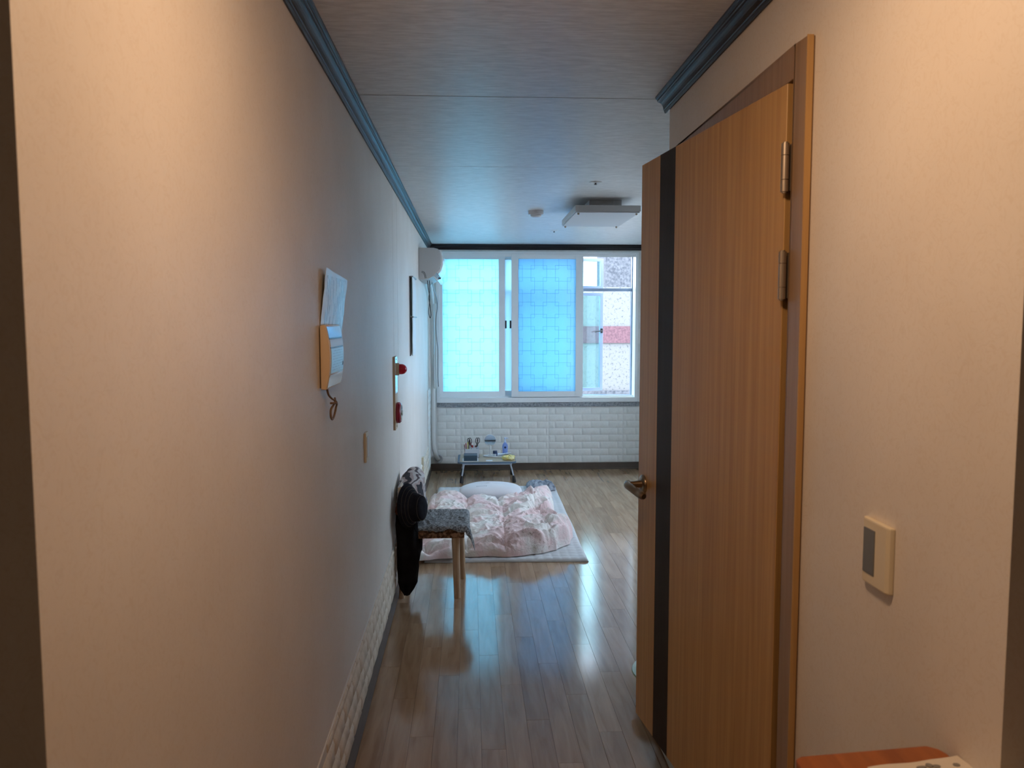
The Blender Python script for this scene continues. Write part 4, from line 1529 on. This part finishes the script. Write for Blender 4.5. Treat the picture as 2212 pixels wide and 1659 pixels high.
# pump bottle
bo = empty('pump_bottle', (.345, 7.745, ZT), 'periwinkle blue pump bottle behind the yellow wrapper', 'bottle')
MB().lathe([(.024, 0), (.026, .004), (.027, .05), (.028, .085), (.025, .100), (.014, .117), (.010, .122)], (.338, 7.755, ZT), (0, 0, 1), 26, sx=1, sy=.7, refx=(1, 0, 0)).build('body', M['bottle'], bo, smooth=True)
pu = MB().lathe([(.010, .122), (.0105, .136), (.006, .139), (.0055, .158), (.011, .160), (.011, .169), (.006, .171)], (.338, 7.755, ZT), (0, 0, 1), 18)
pu.tube([(.338, 7.755, ZT + .166), (.356, 7.752, ZT + .166), (.368, 7.75, ZT + .160)], [.0055, .005, .0035], 8)
pu.build('pump', M['bottle_pump'], bo, smooth=True)
MB().lathe([(.0105, 0), (.0105, .001)], (.338, 7.7355, ZT + .074), (0, -1, .02), 20).build('badge', M['navy_print'], bo)
# yellow wrapper
def yel(u, v):
    th = 2 * math.pi * u
    ph = math.pi * (v - .5)
    r = math.cos(ph) ** .6
    f = 1 + .22 * nz(math.cos(th) * 2, math.sin(th) * 2, v * 3)
    return (.358 + .064 * r * f * math.cos(th), 7.455 + .055 * r * f * math.sin(th), max(ZT + .0015, ZT + .021 + .022 * math.sin(ph) * (1 + .5 * nz(math.cos(th) * 4, math.sin(th) * 4, v))))
tag(MB().grid(yel, 40, 20, closeu=True).build('snack_wrapper', M['yellow'], base=(.358, 7.455, ZT)), 'crumpled yellow wrapper at the right corner of the low table', 'wrapper')
# note
tag(box((.142, 7.385, ZT), (.203, 7.455, ZT + .0012)).build('paper_note', M['white_paper'], base=(.17, 7.42, ZT)), 'small white paper note at the front middle of the low table', 'paper')

# ------------------------------------------------------------------ pale green basin behind the door
bs = MB()
bs.lathe([(.10, 0), (.115, .006), (.150, .100), (.172, .112), (.178, .116), (.176, .121), (.166, .118), (.146, .104), (.108, .012), (.02, .010)], (.82, 3.03, 0), (0, 0, 1), 44)
tag(bs.build('plastic_basin', M['basin'], base=(.82, 3.03, 0), smooth=True), 'pale green plastic basin on the floor mostly hidden behind the door', 'basin')

# ------------------------------------------------------------------ cherry console, near right
cn = empty('console_cabinet', (.57, .84, 0), 'narrow reddish wooden cabinet against the right wall, near corner', 'cabinet')
MB().prism([(.457, .60), (.682, .60), (.682, 1.055), (.678, 1.068), (.664, 1.078), (.470, 1.060), (.459, 1.054), (.457, 1.045)], 'z', .878, .900).build('top', M['console'], cn, bevel=.004)
box((.472, .615, .06), (.680, 1.052, .878)).build('body', M['console'], cn)
box((.466, .625, .10), (.472, .832, .86)).build('cabinet_door', M['console'], cn, bevel=.002)
box((.466, .836, .10), (.472, 1.043, .86)).build('cabinet_door', M['console'], cn, bevel=.002)
box((.480, .63, 0), (.676, 1.04, .06)).build('plinth', M['console'], cn)
lf = empty('leaflet', (.62, .9, .9), 'cream printed leaflet lying on the reddish cabinet', 'leaflet')
LM = Matrix.Translation((.545, 1.018, .9005)) @ Matrix.Rotation(.14, 4, 'Z')
def leaf_f(u, v):
    return (.142 * u, -.20 * v, .0035 + .002 * nz(u * 3, v * 3) + (.006 * (u - .8) if u > .8 else 0))
MB().grid(leaf_f, 14, 16).xf(LM).build('sheet', M['leaflet'], lf, solid=.0012, smooth=True)
pm_ = MB()
for (a, b, w, h) in ((.072, -.016, .016, .006), (.086, -.014, .010, .010), (.094, -.018, .012, .008), (.124, -.020, .010, .008), (.055, -.030, .07, .008)):
    pm_.lathe([(1, 0), (1, .0008)], (a, b, .0052), (0, 0, 1), 12, sx=w / 2, sy=h / 2, refx=(1, 0, 0))
pm_.xf(LM).build('print', M['leaf_print'], lf)
